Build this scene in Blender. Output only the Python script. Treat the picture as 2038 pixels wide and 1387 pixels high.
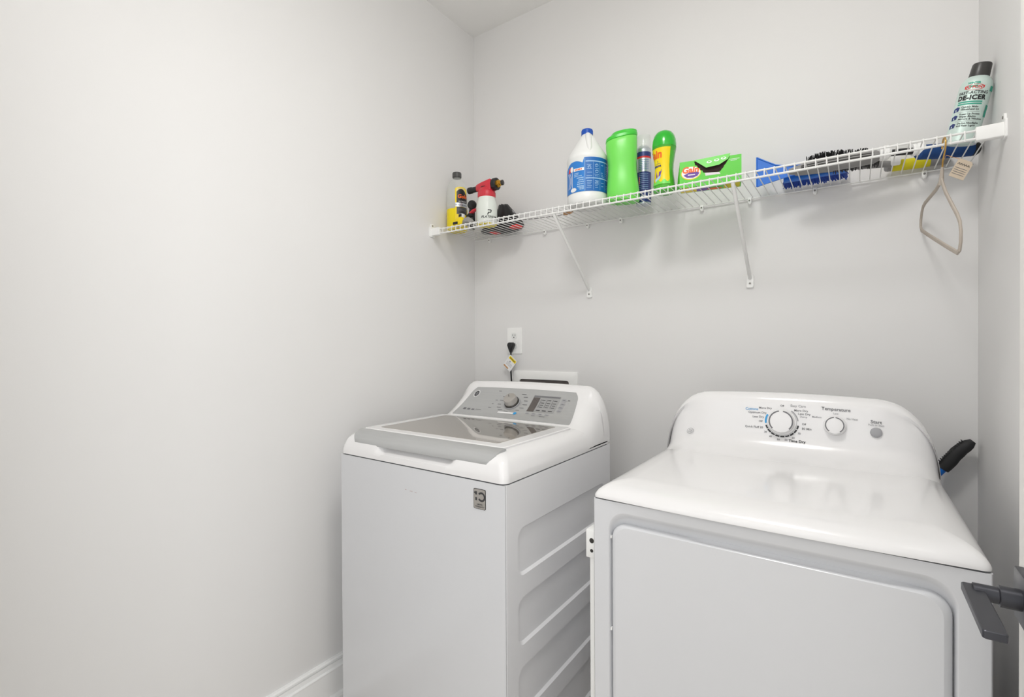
import bpy, bmesh, math, random
from math import sin, cos, pi, radians, sqrt, atan2
from mathutils import Vector, Matrix

for o in list(bpy.data.objects):
    bpy.data.objects.remove(o)
scene = bpy.context.scene
COL = scene.collection
random.seed(7)

# ------------------------------------------------------------------ camera
FPX = 968.70
cam_d = bpy.data.cameras.new('camera')
cam_d.sensor_fit = 'HORIZONTAL'
cam_d.sensor_width = 36.0
cam_d.lens = 36.0 * FPX / 2038.0
cam_d.clip_start = 0.01
cam = bpy.data.objects.new('camera', cam_d)
COL.objects.link(cam)
YAW, PITCH, ROLL = radians(35.0695), radians(-0.4411), radians(-0.3102)
F_ = Vector((-sin(YAW) * cos(PITCH), cos(YAW) * cos(PITCH), sin(PITCH)))
R_ = Vector((cos(YAW), sin(YAW), 0))
U_ = R_.cross(F_)
R2 = R_ * cos(ROLL) + U_ * sin(ROLL)
U2 = U_ * cos(ROLL) - R_ * sin(ROLL)
cam.matrix_world = Matrix(((R2.x, U2.x, -F_.x, 1.5723), (R2.y, U2.y, -F_.y, -1.9146),
                           (R2.z, U2.z, -F_.z, 1.2952), (0, 0, 0, 1)))
scene.camera = cam

# ------------------------------------------------------------------ light
world = bpy.data.worlds.new('world')
scene.world = world
world.use_nodes = True
wb = world.node_tree.nodes['Background']
wb.inputs[0].default_value = (0.985, 0.995, 1.0, 1)
wb.inputs[1].default_value = 1.6

def area_light(name, loc, direction, sx, sy, power, color=(1, 1, 1), spread=pi):
    l = bpy.data.lights.new(name, 'AREA')
    l.shape = 'RECTANGLE'
    l.size, l.size_y = sx, sy
    l.energy = power
    l.color = color
    l.spread = spread
    o = bpy.data.objects.new(name, l)
    COL.objects.link(o)
    o.location = loc
    o.rotation_euler = Vector(direction).to_track_quat('-Z', 'Y').to_euler()
    return o

# fill light added in the hall, brightening the left wall through the doorway
area_light('hall_fill', (2.75, -2.70, 1.55), (-1, 0.42, 0.0), 1.5, 1.9, 33, (0.97, 0.985, 1.0))
CEIL_LAMP_POWER = 5.8
CEIL_LAMP_DOWN = 9.0

scene.view_settings.view_transform = 'Standard'
scene.view_settings.look = 'None'
scene.view_settings.gamma = 1.0
scene.view_settings.use_curve_mapping = False
scene.view_settings.exposure = -0.16

# ------------------------------------------------------------------ helpers
def lin(h):
    if isinstance(h, str):
        h = h.lstrip('#')
        c = [int(h[i:i + 2], 16) / 255 for i in (0, 2, 4)]
    else:
        c = list(h)
    return [x / 12.92 if x <= 0.04045 else ((x + 0.055) / 1.055) ** 2.4 for x in c] + [1.0]

def mat(name, color, rough=0.5, metal=0.0, coat=0.0, alpha=1.0, trans=0.0, ior=1.5, spec=0.5,
        noise=0.0, nscale=30.0, bump=0.0, bscale=200.0, stretch=None, emit=None, estr=0.0):
    m = bpy.data.materials.new(name)
    m.use_nodes = True
    nt = m.node_tree
    b = nt.nodes['Principled BSDF']
    c = lin(color)
    b.inputs['Base Color'].default_value = c
    b.inputs['Roughness'].default_value = rough
    b.inputs['Metallic'].default_value = metal
    b.inputs['Coat Weight'].default_value = coat
    b.inputs['Coat Roughness'].default_value = 0.08
    b.inputs['Alpha'].default_value = alpha
    b.inputs['Transmission Weight'].default_value = trans
    b.inputs['IOR'].default_value = ior
    b.inputs['Specular IOR Level'].default_value = spec
    if emit:
        b.inputs['Emission Color'].default_value = lin(emit)
        b.inputs['Emission Strength'].default_value = estr
    tc = nt.nodes.new('ShaderNodeTexCoord')
    mp = nt.nodes.new('ShaderNodeMapping')
    nt.links.new(tc.outputs['Object'], mp.inputs['Vector'])
    if stretch:
        mp.inputs['Scale'].default_value = stretch
    n = nt.nodes.new('ShaderNodeTexNoise')
    n.inputs['Scale'].default_value = nscale
    n.inputs['Detail'].default_value = 3
    nt.links.new(mp.outputs['Vector'], n.inputs['Vector'])
    mx = nt.nodes.new('ShaderNodeMix')
    mx.data_type = 'RGBA'
    mx.inputs[6].default_value = [min(1, x * (1 + noise)) for x in c[:3]] + [1]
    mx.inputs[7].default_value = [x * (1 - noise) for x in c[:3]] + [1]
    nt.links.new(n.outputs['Fac'], mx.inputs[0])
    nt.links.new(mx.outputs[2], b.inputs['Base Color'])
    if bump:
        n2 = nt.nodes.new('ShaderNodeTexNoise')
        n2.inputs['Scale'].default_value = bscale
        n2.inputs['Detail'].default_value = 2
        nt.links.new(mp.outputs['Vector'], n2.inputs['Vector'])
        bp = nt.nodes.new('ShaderNodeBump')
        bp.inputs['Strength'].default_value = bump
        bp.inputs['Distance'].default_value = 0.001
        nt.links.new(n2.outputs['Fac'], bp.inputs['Height'])
        nt.links.new(bp.outputs['Normal'], b.inputs['Normal'])
    return m

ORG = {}

def finish(name, bm, m, parent=None, sharp=35, local=False, recalc=True):
    """bmesh in world coordinates (or the thing's own when local) -> one mesh object"""
    if recalc:
        bmesh.ops.recalc_face_normals(bm, faces=bm.faces[:])
    if parent is not None and not local:
        org = ORG.get(parent.name, Vector((0, 0, 0)))
        if org.length > 0:
            bmesh.ops.translate(bm, verts=bm.verts[:], vec=-org)
    me = bpy.data.meshes.new(name)
    bm.to_mesh(me)
    bm.free()
    me.materials.append(m)
    for p in me.polygons:
        p.use_smooth = True
    me.set_sharp_from_angle(angle=radians(sharp))
    o = bpy.data.objects.new(name, me)
    if name in ('front_panel', 'door', 'side_panel', 'lid', 'lid_glass', 'moulded_top', 'top_housing', 'leaf', 'raised_panel', 'brace_foot', 'cover_plate'):
        wn = o.modifiers.new('weighted', 'WEIGHTED_NORMAL')
        wn.weight = 80
        wn.keep_sharp = True
    COL.objects.link(o)
    if parent is not None:
        o.parent = parent
        ORG[o.name] = ORG.get(parent.name, Vector((0, 0, 0)))
    else:
        ORG[o.name] = Vector((0, 0, 0))
    return o

def thing(name, label, cat, loc=(0, 0, 0), rot=None, group=None):
    o = bpy.data.objects.new(name, None)
    o.empty_display_size = 0.02
    COL.objects.link(o)
    o.location = loc
    if rot is not None:
        o.rotation_euler = rot
    o['label'] = label
    o['category'] = cat
    if group:
        o['group'] = group
    ORG[o.name] = Vector(loc)
    return o

def struct(o, label, cat):
    o['kind'] = 'structure'
    o['label'] = label
    o['category'] = cat
    return o

def box(bm, x0, x1, y0, y1, z0, z1, bev=0.0, seg=2):
    r = bmesh.ops.create_cube(bm, size=1.0)
    vs = r['verts']
    bmesh.ops.scale(bm, verts=vs, vec=(x1 - x0, y1 - y0, z1 - z0))
    bmesh.ops.translate(bm, verts=vs, vec=((x0 + x1) / 2, (y0 + y1) / 2, (z0 + z1) / 2))
    if bev > 0:
        es = list({e for v in vs for e in v.link_edges})
        bmesh.ops.bevel(bm, geom=es, offset=bev, segments=seg, profile=0.5, affect='EDGES')

def loft(bm, rings, close=True, cap0=True, cap1=True):
    vr = [[bm.verts.new(p) for p in r] for r in rings]
    n = len(vr[0])
    for a, b in zip(vr, vr[1:]):
        for i in range(n if close else n - 1):
            j = (i + 1) % n
            bm.faces.new((a[i], a[j], b[j], b[i]))
    if cap0:
        bm.faces.new(vr[0][::-1])
    if cap1:
        bm.faces.new(vr[-1])
    return vr

def ring(r, z, n=32, sx=1.0, sy=1.0, cx=0, cy=0):
    return [(cx + r * sx * cos(2 * pi * i / n), cy + r * sy * sin(2 * pi * i / n), z) for i in range(n)]

def lathe(bm, prof, n=32, sx=1.0, sy=1.0, cx=0, cy=0, cap0=True, cap1=True):
    loft(bm, [ring(r, z, n, sx, sy, cx, cy) for r, z in prof], True, cap0, cap1)

def tube(bm, pts, r, n=8, closed=False, flat=None):
    """tube through pts; r a number or list; flat=(a,b) scales the cross-section"""
    pts = [Vector(p) for p in pts]
    k = len(pts)
    rings = []
    up = None
    for i, p in enumerate(pts):
        if closed:
            t = (pts[(i + 1) % k] - pts[i - 1]).normalized()
        else:
            t = (pts[min(i + 1, k - 1)] - pts[max(i - 1, 0)]).normalized()
        if up is None:
            a = Vector((0, 0, 1)) if abs(t.z) < 0.9 else Vector((1, 0, 0))
            up = (a - t * a.dot(t)).normalized()
        else:
            up = (up - t * up.dot(t)).normalized()
        side = t.cross(up)
        rr = r[i] if isinstance(r, (list, tuple)) else r
        fa, fb = flat if flat else (1, 1)
        rings.append([p + up * (rr * fa * cos(2 * pi * j / n)) + side * (rr * fb * sin(2 * pi * j / n)) for j in range(n)])
    if closed:
        rings.append(rings[0])
        vr = [[bm.verts.new(p) for p in q] for q in rings[:-1]]
        vr.append(vr[0])
        for a, b in zip(vr, vr[1:]):
            for i in range(n):
                j = (i + 1) % n
                bm.faces.new((a[i], a[j], b[j], b[i]))
    else:
        loft(bm, rings)

def rrect(x0, x1, z0, z1, r, n=6):
    """rounded rectangle, counter-clockwise 2D points"""
    out = []
    for cx, cz, a0 in ((x1 - r, z0 + r, -pi / 2), (x1 - r, z1 - r, 0), (x0 + r, z1 - r, pi / 2), (x0 + r, z0 + r, pi)):
        for i in range(n + 1):
            a = a0 + (pi / 2) * i / n
            out.append((cx + r * cos(a), cz + r * sin(a)))
    return out

def slab(bm, loop, f0, f1, bev=0.0):
    """prism between two mappings of a 2D loop to 3D, with an optional small chamfer on the f1 side"""
    rings = [[f0(*p) for p in loop], [f1(*p) for p in loop]]
    loft(bm, rings)

def shrink(loop, d):
    cx = sum(p[0] for p in loop) / len(loop)
    cy = sum(p[1] for p in loop) / len(loop)
    w = max(abs(p[0] - cx) for p in loop)
    h = max(abs(p[1] - cy) for p in loop)
    return [(cx + (p[0] - cx) * (w - d) / w, cy + (p[1] - cy) * (h - d) / h) for p in loop]

def plate_holes(bm, outer, holes, mapf, depth_map):
    """flat face with recessed holes: outer & holes are 2D loops; each hole = (loop, inner_loop)"""
    edges = []
    def addloop(loop):
        vs = [bm.verts.new(mapf(*p)) for p in loop]
        es = [bm.edges.new((vs[i], vs[(i + 1) % len(vs)])) for i in range(len(vs))]
        edges.extend(es)
        return vs
    vo = addloop(outer)
    hv = [addloop(h[0]) for h in holes]
    bmesh.ops.triangle_fill(bm, use_beauty=True, use_dissolve=False, edges=edges)
    for vs, (h, inner) in zip(hv, holes):
        steps = inner if isinstance(inner[0][0], list) else [(inner, None)]
        prev = vs
        for lp, dep in steps:
            iv = [bm.verts.new(depth_map(*p) if dep is None else depth_map(*p, dep)) for p in lp]
            for i in range(len(prev)):
                j = (i + 1) % len(prev)
                bm.faces.new((prev[i], prev[j], iv[j], iv[i]))
            prev = iv
        bm.faces.new(prev)
    return vo

def plane_map(origin, right, up, off=0.0):
    o, r, u = Vector(origin), Vector(right).normalized(), Vector(up).normalized()
    n = r.cross(u)
    return lambda a, b, d=0.0: o + r * a + u * b + n * (off + d)

def text(parent, s, size, m, mapf, x=0.0, y=0.0, align='CENTER', bold=0.0, shear=0.0, name='lettering', spacing=1.0, local=False, sx=1.0):
    cu = bpy.data.curves.new('t', 'FONT')
    cu.body = s
    cu.size = size
    cu.align_x = align
    cu.align_y = 'CENTER'
    cu.offset = bold
    cu.shear = shear
    cu.space_character = spacing
    cu.resolution_u = 2
    ob = bpy.data.objects.new('t', cu)
    me = bpy.data.meshes.new_from_object(ob)
    bpy.data.objects.remove(ob)
    bpy.data.curves.remove(cu)
    me.name = name
    org = Vector((0, 0, 0)) if local else ORG.get(parent.name, Vector((0, 0, 0)))
    for v in me.vertices:
        v.co = Vector(mapf(x + v.co.x * sx, y + v.co.y)) - org
    me.materials.clear()
    me.materials.append(m)
    o = bpy.data.objects.new(name, me)
    COL.objects.link(o)
    o.parent = parent
    ORG[o.name] = ORG.get(parent.name, Vector((0, 0, 0)))
    return o

def patch(bm, mapf, x0, x1, y0, y1, nx=1, ny=1):
    g = [[bm.verts.new(mapf(x0 + (x1 - x0) * i / nx, y0 + (y1 - y0) * j / ny)) for i in range(nx + 1)] for j in range(ny + 1)]
    for j in range(ny):
        for i in range(nx):
            bm.faces.new((g[j][i], g[j][i + 1], g[j + 1][i + 1], g[j + 1][i]))

def shape(bm, mapf, pts):
    bm.faces.new([bm.verts.new(mapf(*p)) for p in pts])

def disc_pts(cx, cy, r, n=20, sy=1.0, a0=0.0):
    return [(cx + r * cos(a0 + 2 * pi * i / n), cy + r * sy * sin(a0 + 2 * pi * i / n)) for i in range(n)]

def arc_band(bm, mapf, cx, cy, r0, r1, a0, a1, n=10):
    P = [[bm.verts.new(mapf(cx + r * cos(a0 + (a1 - a0) * i / n), cy + r * sin(a0 + (a1 - a0) * i / n))) for i in range(n + 1)] for r in (r0, r1)]
    for i in range(n):
        bm.faces.new((P[0][i], P[0][i + 1], P[1][i + 1], P[1][i]))

def interp(prof, z):
    """r at height z in a [(r,z)] profile"""
    for (r0, z0), (r1, z1) in zip(prof, prof[1:]):
        if z0 <= z <= z1 and z1 > z0:
            return r0 + (r1 - r0) * (z - z0) / (z1 - z0)
    return prof[-1][0]

def wrap(prof, theta0, off=0.0006, sx=1.0, sy=1.0, zbase=0.0, cx=0, cy=0):
    """(arc length, height) -> point on the lathe surface around theta0"""
    R = max(r for r, z in prof)
    def f(a, b, d=0.0):
        th = theta0 + a / R
        r = interp(prof, b + zbase) + off + d
        return Vector((cx + r * sx * cos(th), cy + r * sy * sin(th), b + zbase))
    return f

def sub(bm, mapf, pts):
    """polygon subdivided in strips so that it follows a curved surface: pts is an x-monotone list (x, ylow, yhigh)"""
    P = [[bm.verts.new(mapf(x, a + (b - a) * t / 4)) for t in range(5)] for x, a, b in pts]
    for i in range(len(P) - 1):
        for t in range(4):
            bm.faces.new((P[i][t], P[i + 1][t], P[i + 1][t + 1], P[i][t + 1]))

# ------------------------------------------------------------------ materials
M = {}
M['wall'] = mat('wall_paint', '#e8e7e6', 0.75, noise=0.012, nscale=3, bump=0.05, bscale=380)
M['ceil'] = mat('ceiling_paint', '#f3f2f0', 0.85, noise=0.01, nscale=4, bump=0.05, bscale=300)
M['floor'] = mat('floor_vinyl', '#c4bdb3', 0.5, noise=0.1, nscale=6)
M['trim'] = mat('trim_white', '#fafaf9', 0.35, noise=0.01)
M['enamel'] = mat('white_enamel', '#dcdde0', 0.22, coat=0.25, noise=0.006)
M['enamel_side'] = mat('white_enamel_textured_lit', '#efeff1', 0.35, noise=0.01, bump=0.02, bscale=900)  # same enamel, colour lightened in place of bounced light on the washer side
M['plastic_w'] = mat('white_gloss_plastic', '#efeeee', 0.16, coat=0.3, noise=0.004)
M['gap'] = mat('gap_shade_filler', '#55565a', 0.7)  # dark filler added inside the seams, its colour standing in for gap shade
M['steel'] = mat('satin_silver', '#bcbdbd', 0.33, metal=0.35, noise=0.05, nscale=120, stretch=(0.05, 1, 1))
M['glass_lid'] = mat('smoked_lid_glass', '#b9b3ab', 0.03, metal=0.8, coat=0.2)
M['knob'] = mat('knob_pewter', '#b9b5b0', 0.3, metal=0.5)
M['knobd'] = mat('knob_dark', '#4c4a48', 0.25, metal=0.6)
M['lcd'] = mat('lcd_dark', '#5c5654', 0.25)
M['panel2'] = mat('panel_grey', '#a2a2a2', 0.4)
M['ink'] = mat('ink_dark', '#3a3a3c', 0.6)
M['inkg'] = mat('ink_grey', '#77777a', 0.6)
M['inkl'] = mat('ink_light', '#a5a5a8', 0.6)
M['inkw'] = mat('ink_white', '#f1f1f1', 0.5)
M['blue_ink'] = mat('ink_blue', '#3aa0dc', 0.5)
M['wire'] = mat('white_vinyl_wire', '#ececea', 0.35, noise=0.01)
M['wplast'] = mat('white_plastic', '#f8f8f6', 0.35)
M['screw'] = mat('screw_zinc', '#8d8a86', 0.4, metal=0.7)
M['black'] = mat('black_plastic', '#1b1b1d', 0.4, noise=0.05)
M['rubber'] = mat('black_rubber', '#222224', 0.65, noise=0.08, bump=0.1, bscale=600)
M['charcoal'] = mat('charcoal_plastic', '#3b3a38', 0.35)
M['yellow'] = mat('yellow_liquid', '#f3dc05', 0.25)
M['yellowp'] = mat('yellow_print', '#f6d90a', 0.35)
M['red'] = mat('red_plastic', '#d23240', 0.35)
M['redp'] = mat('red_print', '#de2b2c', 0.45)
M['brass'] = mat('brass', '#c99a3b', 0.28, metal=0.9)
M['gold'] = mat('gold_wire', '#caa25c', 0.25, metal=0.9)
M['hdpe'] = mat('white_hdpe', '#edeeec', 0.38, noise=0.01)
M['frost'] = mat('frosted_bottle', '#e4e9e2', 0.35, noise=0.02)
M['bluecap'] = mat('blue_cap', '#1553b5', 0.35)
M['bluelab'] = mat('blue_label', '#2b7fd0', 0.4, noise=0.03, nscale=20)
M['bluelab2'] = mat('blue_label_deep', '#1467b4', 0.4)
M['paleblue'] = mat('pale_blue_print', '#a9cdee', 0.45)
M['greenj'] = mat('green_hdpe', '#76e05a', 0.3, noise=0.02)
M['greenl'] = mat('green_lid', '#45c93c', 0.3)
M['greenc'] = mat('green_cap', '#22b327', 0.2, coat=0.4)
M['clear'] = mat('clear_plastic', '#eef2ee', 0.06, alpha=0.28, spec=0.7)
M['cleargreen'] = mat('clear_green_plastic', '#58c63a', 0.08, alpha=0.62, spec=0.6)
M['navy'] = mat('navy_print', '#2b3a78', 0.35, metal=0.15)
M['silver'] = mat('silver_can', '#c8ced4', 0.28, metal=0.7)
M['purple'] = mat('purple_print', '#6b3fa0', 0.45)
M['orange'] = mat('orange_print', '#f26a21', 0.45)
M['boxgreen'] = mat('green_carton', '#62cf45', 0.4, noise=0.02)
M['boxdark'] = mat('carton_inside', '#2a1512', 0.8)
M['cartonw'] = mat('carton_white', '#e9dde6', 0.6)
M['bagblack'] = mat('black_bag_film', '#161517', 0.3, bump=0.5, bscale=60)
M['grey'] = mat('grey_cloth', '#9d9b97', 0.9, noise=0.1, bump=0.4, bscale=300)
M['brushgrey'] = mat('brush_grey_plastic', '#8a8988', 0.4)
M['brushblue'] = mat('brush_blue_plastic', '#2272d8', 0.35)
M['bristleblue'] = mat('blue_bristle', '#1243a8', 0.6)
M['gripblue'] = mat('navy_foam_grip', '#17437f', 0.75, bump=0.2, bscale=500)
M['gripyel'] = mat('yellow_grip', '#d8cc10', 0.6)
M['mint'] = mat('mint_can_print', '#d3e5de', 0.32, metal=0.2, noise=0.12, nscale=16)
M['teal'] = mat('teal_print', '#2fa58c', 0.45)
M['velvet'] = mat('greige_velvet', '#b8aea3', 0.95, noise=0.05, bump=0.3, bscale=900)
M['kraft'] = mat('kraft_tag', '#cdbda8', 0.8)
M['tan'] = mat('tan_card', '#c89a6c', 0.8)
M['matteblack'] = mat('satin_black_metal', '#46474d', 0.34, metal=0.55)
M['shaftblue'] = mat('blue_anodised', '#1679e0', 0.28, metal=0.35)
M['doorw'] = mat('door_paint', '#eceae6', 0.35, noise=0.01)
M['grime'] = mat('scuff_mark', '#b49a97', 0.7)
M['bulb'] = mat('lamp_glass', '#ffffff', 0.3, emit='#fff6ea', estr=6.0)

# ------------------------------------------------------------------ room shell
W, H, YF = 1.865, 2.846, -1.90
T = 0.10

bm = bmesh.new(); box(bm, -T, W + T, YF - 3.0, T, -0.10, 0.0)
struct(finish('floor', bm, M['floor']), 'plain tan floor under the washer and dryer', 'floor')
bm = bmesh.new(); box(bm, -T, W + T, YF - 0.12, T, H, H + 0.1)
struct(finish('ceiling', bm, M['ceil']), 'flat white ceiling above the shelf corner', 'ceiling')
bm = bmesh.new(); box(bm, -T, 0, YF - 0.12, T, 0, H)
struct(finish('wall_left', bm, M['wall']), 'plain off-white painted wall left of the washer', 'wall')
bm = bmesh.new(); box(bm, 0, W, 0, T, 0, H)
struct(finish('wall_back', bm, M['wall']), 'plain greige wall behind the two machines and the shelf', 'wall')
bm = bmesh.new(); box(bm, W, W + T, YF - 0.12, T, 0, H)
struct(finish('wall_right', bm, M['wall']), 'narrow strip of painted wall right of the dryer', 'wall')
OX0, OX1, OZ = 0.70, 1.80, 2.10
bm = bmesh.new()
box(bm, 0, OX0, YF - 0.12, YF, 0, H)
box(bm, OX1, W, YF - 0.12, YF, 0, H)
box(bm, OX0, OX1, YF - 0.12, YF, OZ, H)
struct(finish('wall_front', bm, M['wall']), 'wall around the doorway opposite the machines', 'wall')

def baseboard(name, label, pts):
    """profile swept along a straight run: pts=(start,end,inward dir)"""
    a, b, d = Vector(pts[0]), Vector(pts[1]), Vector(pts[2])
    prof = [(0, 0), (0.030, 0), (0.030, 0.010), (0.026, 0.018), (0.017, 0.022), (0.017, 0.108), (0.0185, 0.110), (0.0185, 0.113),
            (0.012, 0.117), (0.011, 0.1315), (0.006, 0.1325), (0.006, 0.1360), (0.0125, 0.138), (0.0125, 0.144), (0.009, 0.149), (0, 0.149)]
    bm = bmesh.new()
    loft(bm, [[a + d * x + Vector((0, 0, z)) for x, z in prof], [b + d * x + Vector((0, 0, z)) for x, z in prof]])
    return struct(finish(name, bm, M['trim'], sharp=20), label, 'baseboard')
baseboard('baseboard_left', 'white moulded baseboard along the left wall beside the washer', ((0, YF, 0), (0, 0, 0), (1, 0, 0)))
baseboard('baseboard_back', 'white moulded baseboard along the wall behind the machines', ((0.03, 0, 0), (W - 0.03, 0, 0), (0, -1, 0)))
baseboard('baseboard_right', 'white moulded baseboard along the right wall beside the dryer', ((W, YF, 0), (W, 0, 0), (-1, 0, 0)))

# open door, folded back along the right wall
door = thing('door_1', 'open white door at the right edge with black lever handle', 'door', (1.7745, -1.43, 0))
door['kind'] = 'structure'
DX = 1.757
bm = bmesh.new()
box(bm, DX, DX + 0.035, -1.885, -0.975, 0.01, 2.04, 0.002)
finish('leaf', bm, M['doorw'], door)
for z0, z1 in ((0.25, 0.88), (1.05, 1.90)):
    bm = bmesh.new()
    pm = lambda a, b, d=0.0: Vector((DX - d, a, b))
    lo = rrect(-1.76, -1.10, z0, z1, 0.004, 2)
    li = shrink(lo, 0.02)
    loft(bm, [[pm(a, b, 0.0) for a, b in lo], [pm(a, b, 0.006) for a, b in shrink(lo, 0.006)], [pm(a, b, 0.0015) for a, b in li]])
    finish('raised_panel', bm, M['doorw'], door)
hz, hy = 0.965, -1.035
hnd = bmesh.new()
# square rosette
box(hnd, DX - 0.010, DX, hy - 0.033, hy + 0.033, hz - 0.033, hz + 0.033, 0.0015)
rose = finish('rosette', hnd, M['matteblack'], door)
rose['label'] = 'black square rosette of the lever'
bm = bmesh.new()
tube(bm, [(DX - 0.009, hy, hz), (DX - 0.030, hy, hz), (DX - 0.031, hy, hz)], [0.0135, 0.0135, 0.011], 20)
tube(bm, [(DX - 0.030, hy, hz), (DX - 0.055, hy, hz)], 0.0105, 20)
finish('neck', bm, M['matteblack'], door)
bm = bmesh.new()
lo = rrect(-0.1260, 0.0120, -0.0110, 0.0110, 0.003, 3)
fz = lambda d: (lambda a, b: Vector((DX - 0.0545 + b, hy + a, hz + d)))
loft(bm, [[fz(-0.005)(a, b) for a, b in shrink(lo, 0.001)], [fz(-0.004)(a, b) for a, b in lo], [fz(0.004)(a, b) for a, b in lo], [fz(0.005)(a, b) for a, b in shrink(lo, 0.001)]])
lev = finish('lever', bm, M['matteblack'], door)
lev['label'] = 'flat black lever bar of the door handle'
for z in (0.25, 1.02, 1.80):
    bm = bmesh.new()
    tube(bm, [(DX + 0.030, -1.893, z - 0.05), (DX + 0.030, -1.893, z + 0.05)], 0.006, 10)
    finish('hinge', bm, M['matteblack'], door)
bm = bmesh.new()
box(bm, OX0 - 0.07, OX0, YF, YF + 0.016, 0, OZ + 0.07, 0.003)
box(bm, OX0, OX1, YF, YF + 0.016, OZ, OZ + 0.07, 0.003)
struct(finish('trim_1', bm, M['trim']), 'white casing around the doorway opposite the machines', 'trim')

# ceiling lamp of the laundry room (above and outside the picture)
lamp = thing('ceiling_light', 'round flush ceiling light with white glass shade', 'light', (1.28, -1.30, H))
bm = bmesh.new(); lathe(bm, [(0.195, H - 0.025), (0.20, H - 0.012), (0.20, H)], 32, cx=1.28, cy=-1.30)
finish('base_ring', bm, M['screw'], lamp)
bm = bmesh.new(); lathe(bm, [(0.02, H - 0.105), (0.11, H - 0.095), (0.165, H - 0.065), (0.185, H - 0.025)], 32, cx=1.28, cy=-1.30)
finish('glass_shade', bm, M['bulb'], lamp)
dl = bpy.data.lights.new('ceiling_lamp_beam', 'AREA')
dl.shape = 'DISK'; dl.size = 0.36; dl.energy = CEIL_LAMP_DOWN; dl.color = (1.0, 0.995, 0.985)
do = bpy.data.objects.new('ceiling_lamp_beam', dl); COL.objects.link(do)
do.location = (1.28, -1.30, H - 0.112)
pl = bpy.data.lights.new('ceiling_lamp_glow', 'POINT')
pl.shadow_soft_size = 0.16; pl.energy = CEIL_LAMP_POWER; pl.color = (1.0, 0.995, 0.985)
po = bpy.data.objects.new('ceiling_lamp_glow', pl); COL.objects.link(po)
po.location = (1.28, -1.30, H - 0.28)

# ------------------------------------------------------------------ washer
WX0, WX1, WY0, WY1 = 0.155, 0.841, -0.907, -0.2526
wx = (WX0 + WX1) / 2
washer = thing('washing_machine', 'white top-loading washing machine with silver control panel in the corner', 'washing machine', (wx, -0.58, 0))
bm = bmesh.new()
box(bm, WX0, WX1 - 0.009, WY0, WY1, 0.02, 0.9315)
box(bm, WX1 - 0.009, WX1 - 0.0006, WY0, WY0 + 0.005, 0.02, 0.9315)
es = [e for e in bm.edges if all(abs(v.co.x - WX0) < 1e-5 for v in e.verts) and abs(e.verts[0].co.z - e.verts[1].co.z) > 0.1]
bmesh.ops.bevel(bm, geom=es, offset=0.006, segments=3, profile=0.5, affect='EDGES')
finish('cabinet', bm, M['enamel'], washer)
bm = bmesh.new()
rows = [(0.672, 0.803), (0.483, 0.614), (0.294, 0.425), (0.105, 0.236)]
holes = []
for z0, z1 in rows:
    lo = rrect(-0.850, -0.300, z0, z1, 0.030, 6)
    holes.append((lo, shrink(lo, 0.006)))
outer = [(WY0 + 0.0045, 0.02), (WY1, 0.02), (WY1, 0.9315), (WY0 + 0.0045, 0.9315)]
outer2 = [(WY0 + 0.0055, 0.02), (WY1, 0.02), (WY1, 0.9315), (WY0 + 0.0055, 0.9315)]
vo = plate_holes(bm, outer2, holes, lambda a, b: Vector((WX1, a, b)), lambda a, b: Vector((WX1 - 0.0075, a, b)))
mid = [bm.verts.new((WX1 - 0.0008, (p[0] if k in (1, 2) else WY0 + 0.0048), p[1])) for k, p in enumerate(outer)]
bk = [bm.verts.new((WX1 - 0.009, p[0], p[1])) for p in outer]
for i in range(4):
    j = (i + 1) % 4
    bm.faces.new((vo[i], vo[j], mid[j], mid[i]))
    bm.faces.new((mid[i], mid[j], bk[j], bk[i]))
sp = finish('side_panel', bm, M['enamel_side'], washer, sharp=25)
sp['label'] = 'white side panel with four stacked embossed rectangles'
bm = bmesh.new(); lo = rrect(WX0 + 0.003, WX1 - 0.003, WY0 + 0.003, WY1 - 0.003, 0.024, 5); loft(bm, [[(a, b, 0.929) for a, b in lo], [(a, b, 0.9365) for a, b in lo]])
finish('seam_shade_filler', bm, M['gap'], washer)
for fx in (WX0 + 0.05, WX1 - 0.05):
    for fy in (WY0 + 0.05, WY1 - 0.05):
        bm = bmesh.new(); lathe(bm, [(0.025, 0.0), (0.025, 0.012), (0.012, 0.016), (0.012, 0.03)], 14, cx=fx, cy=fy)
        finish('foot', bm, M['black'], washer)

def outline(x0, x1, y0, y1, r, nc=8, nf=44, bow=0.0):
    pts = []
    for i in range(nf + 1):
        x = x0 + r + (x1 - x0 - 2 * r) * i / nf
        pts.append((x, y0))
    for cx, cy, a0 in ((x1 - r, y0 + r, -pi / 2), (x1 - r, y1 - r, 0), (x0 + r, y1 - r, pi / 2), (x0 + r, y0 + r, pi)):
        for i in range(1 if cy < (y0 + y1) / 2 and cx > (x0 + x1) / 2 else 0, nc + 1):
            if cx < (x0 + x1) / 2 and cy < (y0 + y1) / 2 and i == nc:
                continue
            a = a0 + (pi / 2) * i / nc
            pts.append((cx + r * cos(a), cy + r * sin(a)))
    if bow:
        mx, hw = (x0 + x1) / 2, (x1 - x0) / 2
        pts = [(x, y - bow * max(0, 1 - ((x - mx) / hw) ** 2) * max(0, (y1 - y) / (y1 - y0))) for x, y in pts]
    return pts

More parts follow.
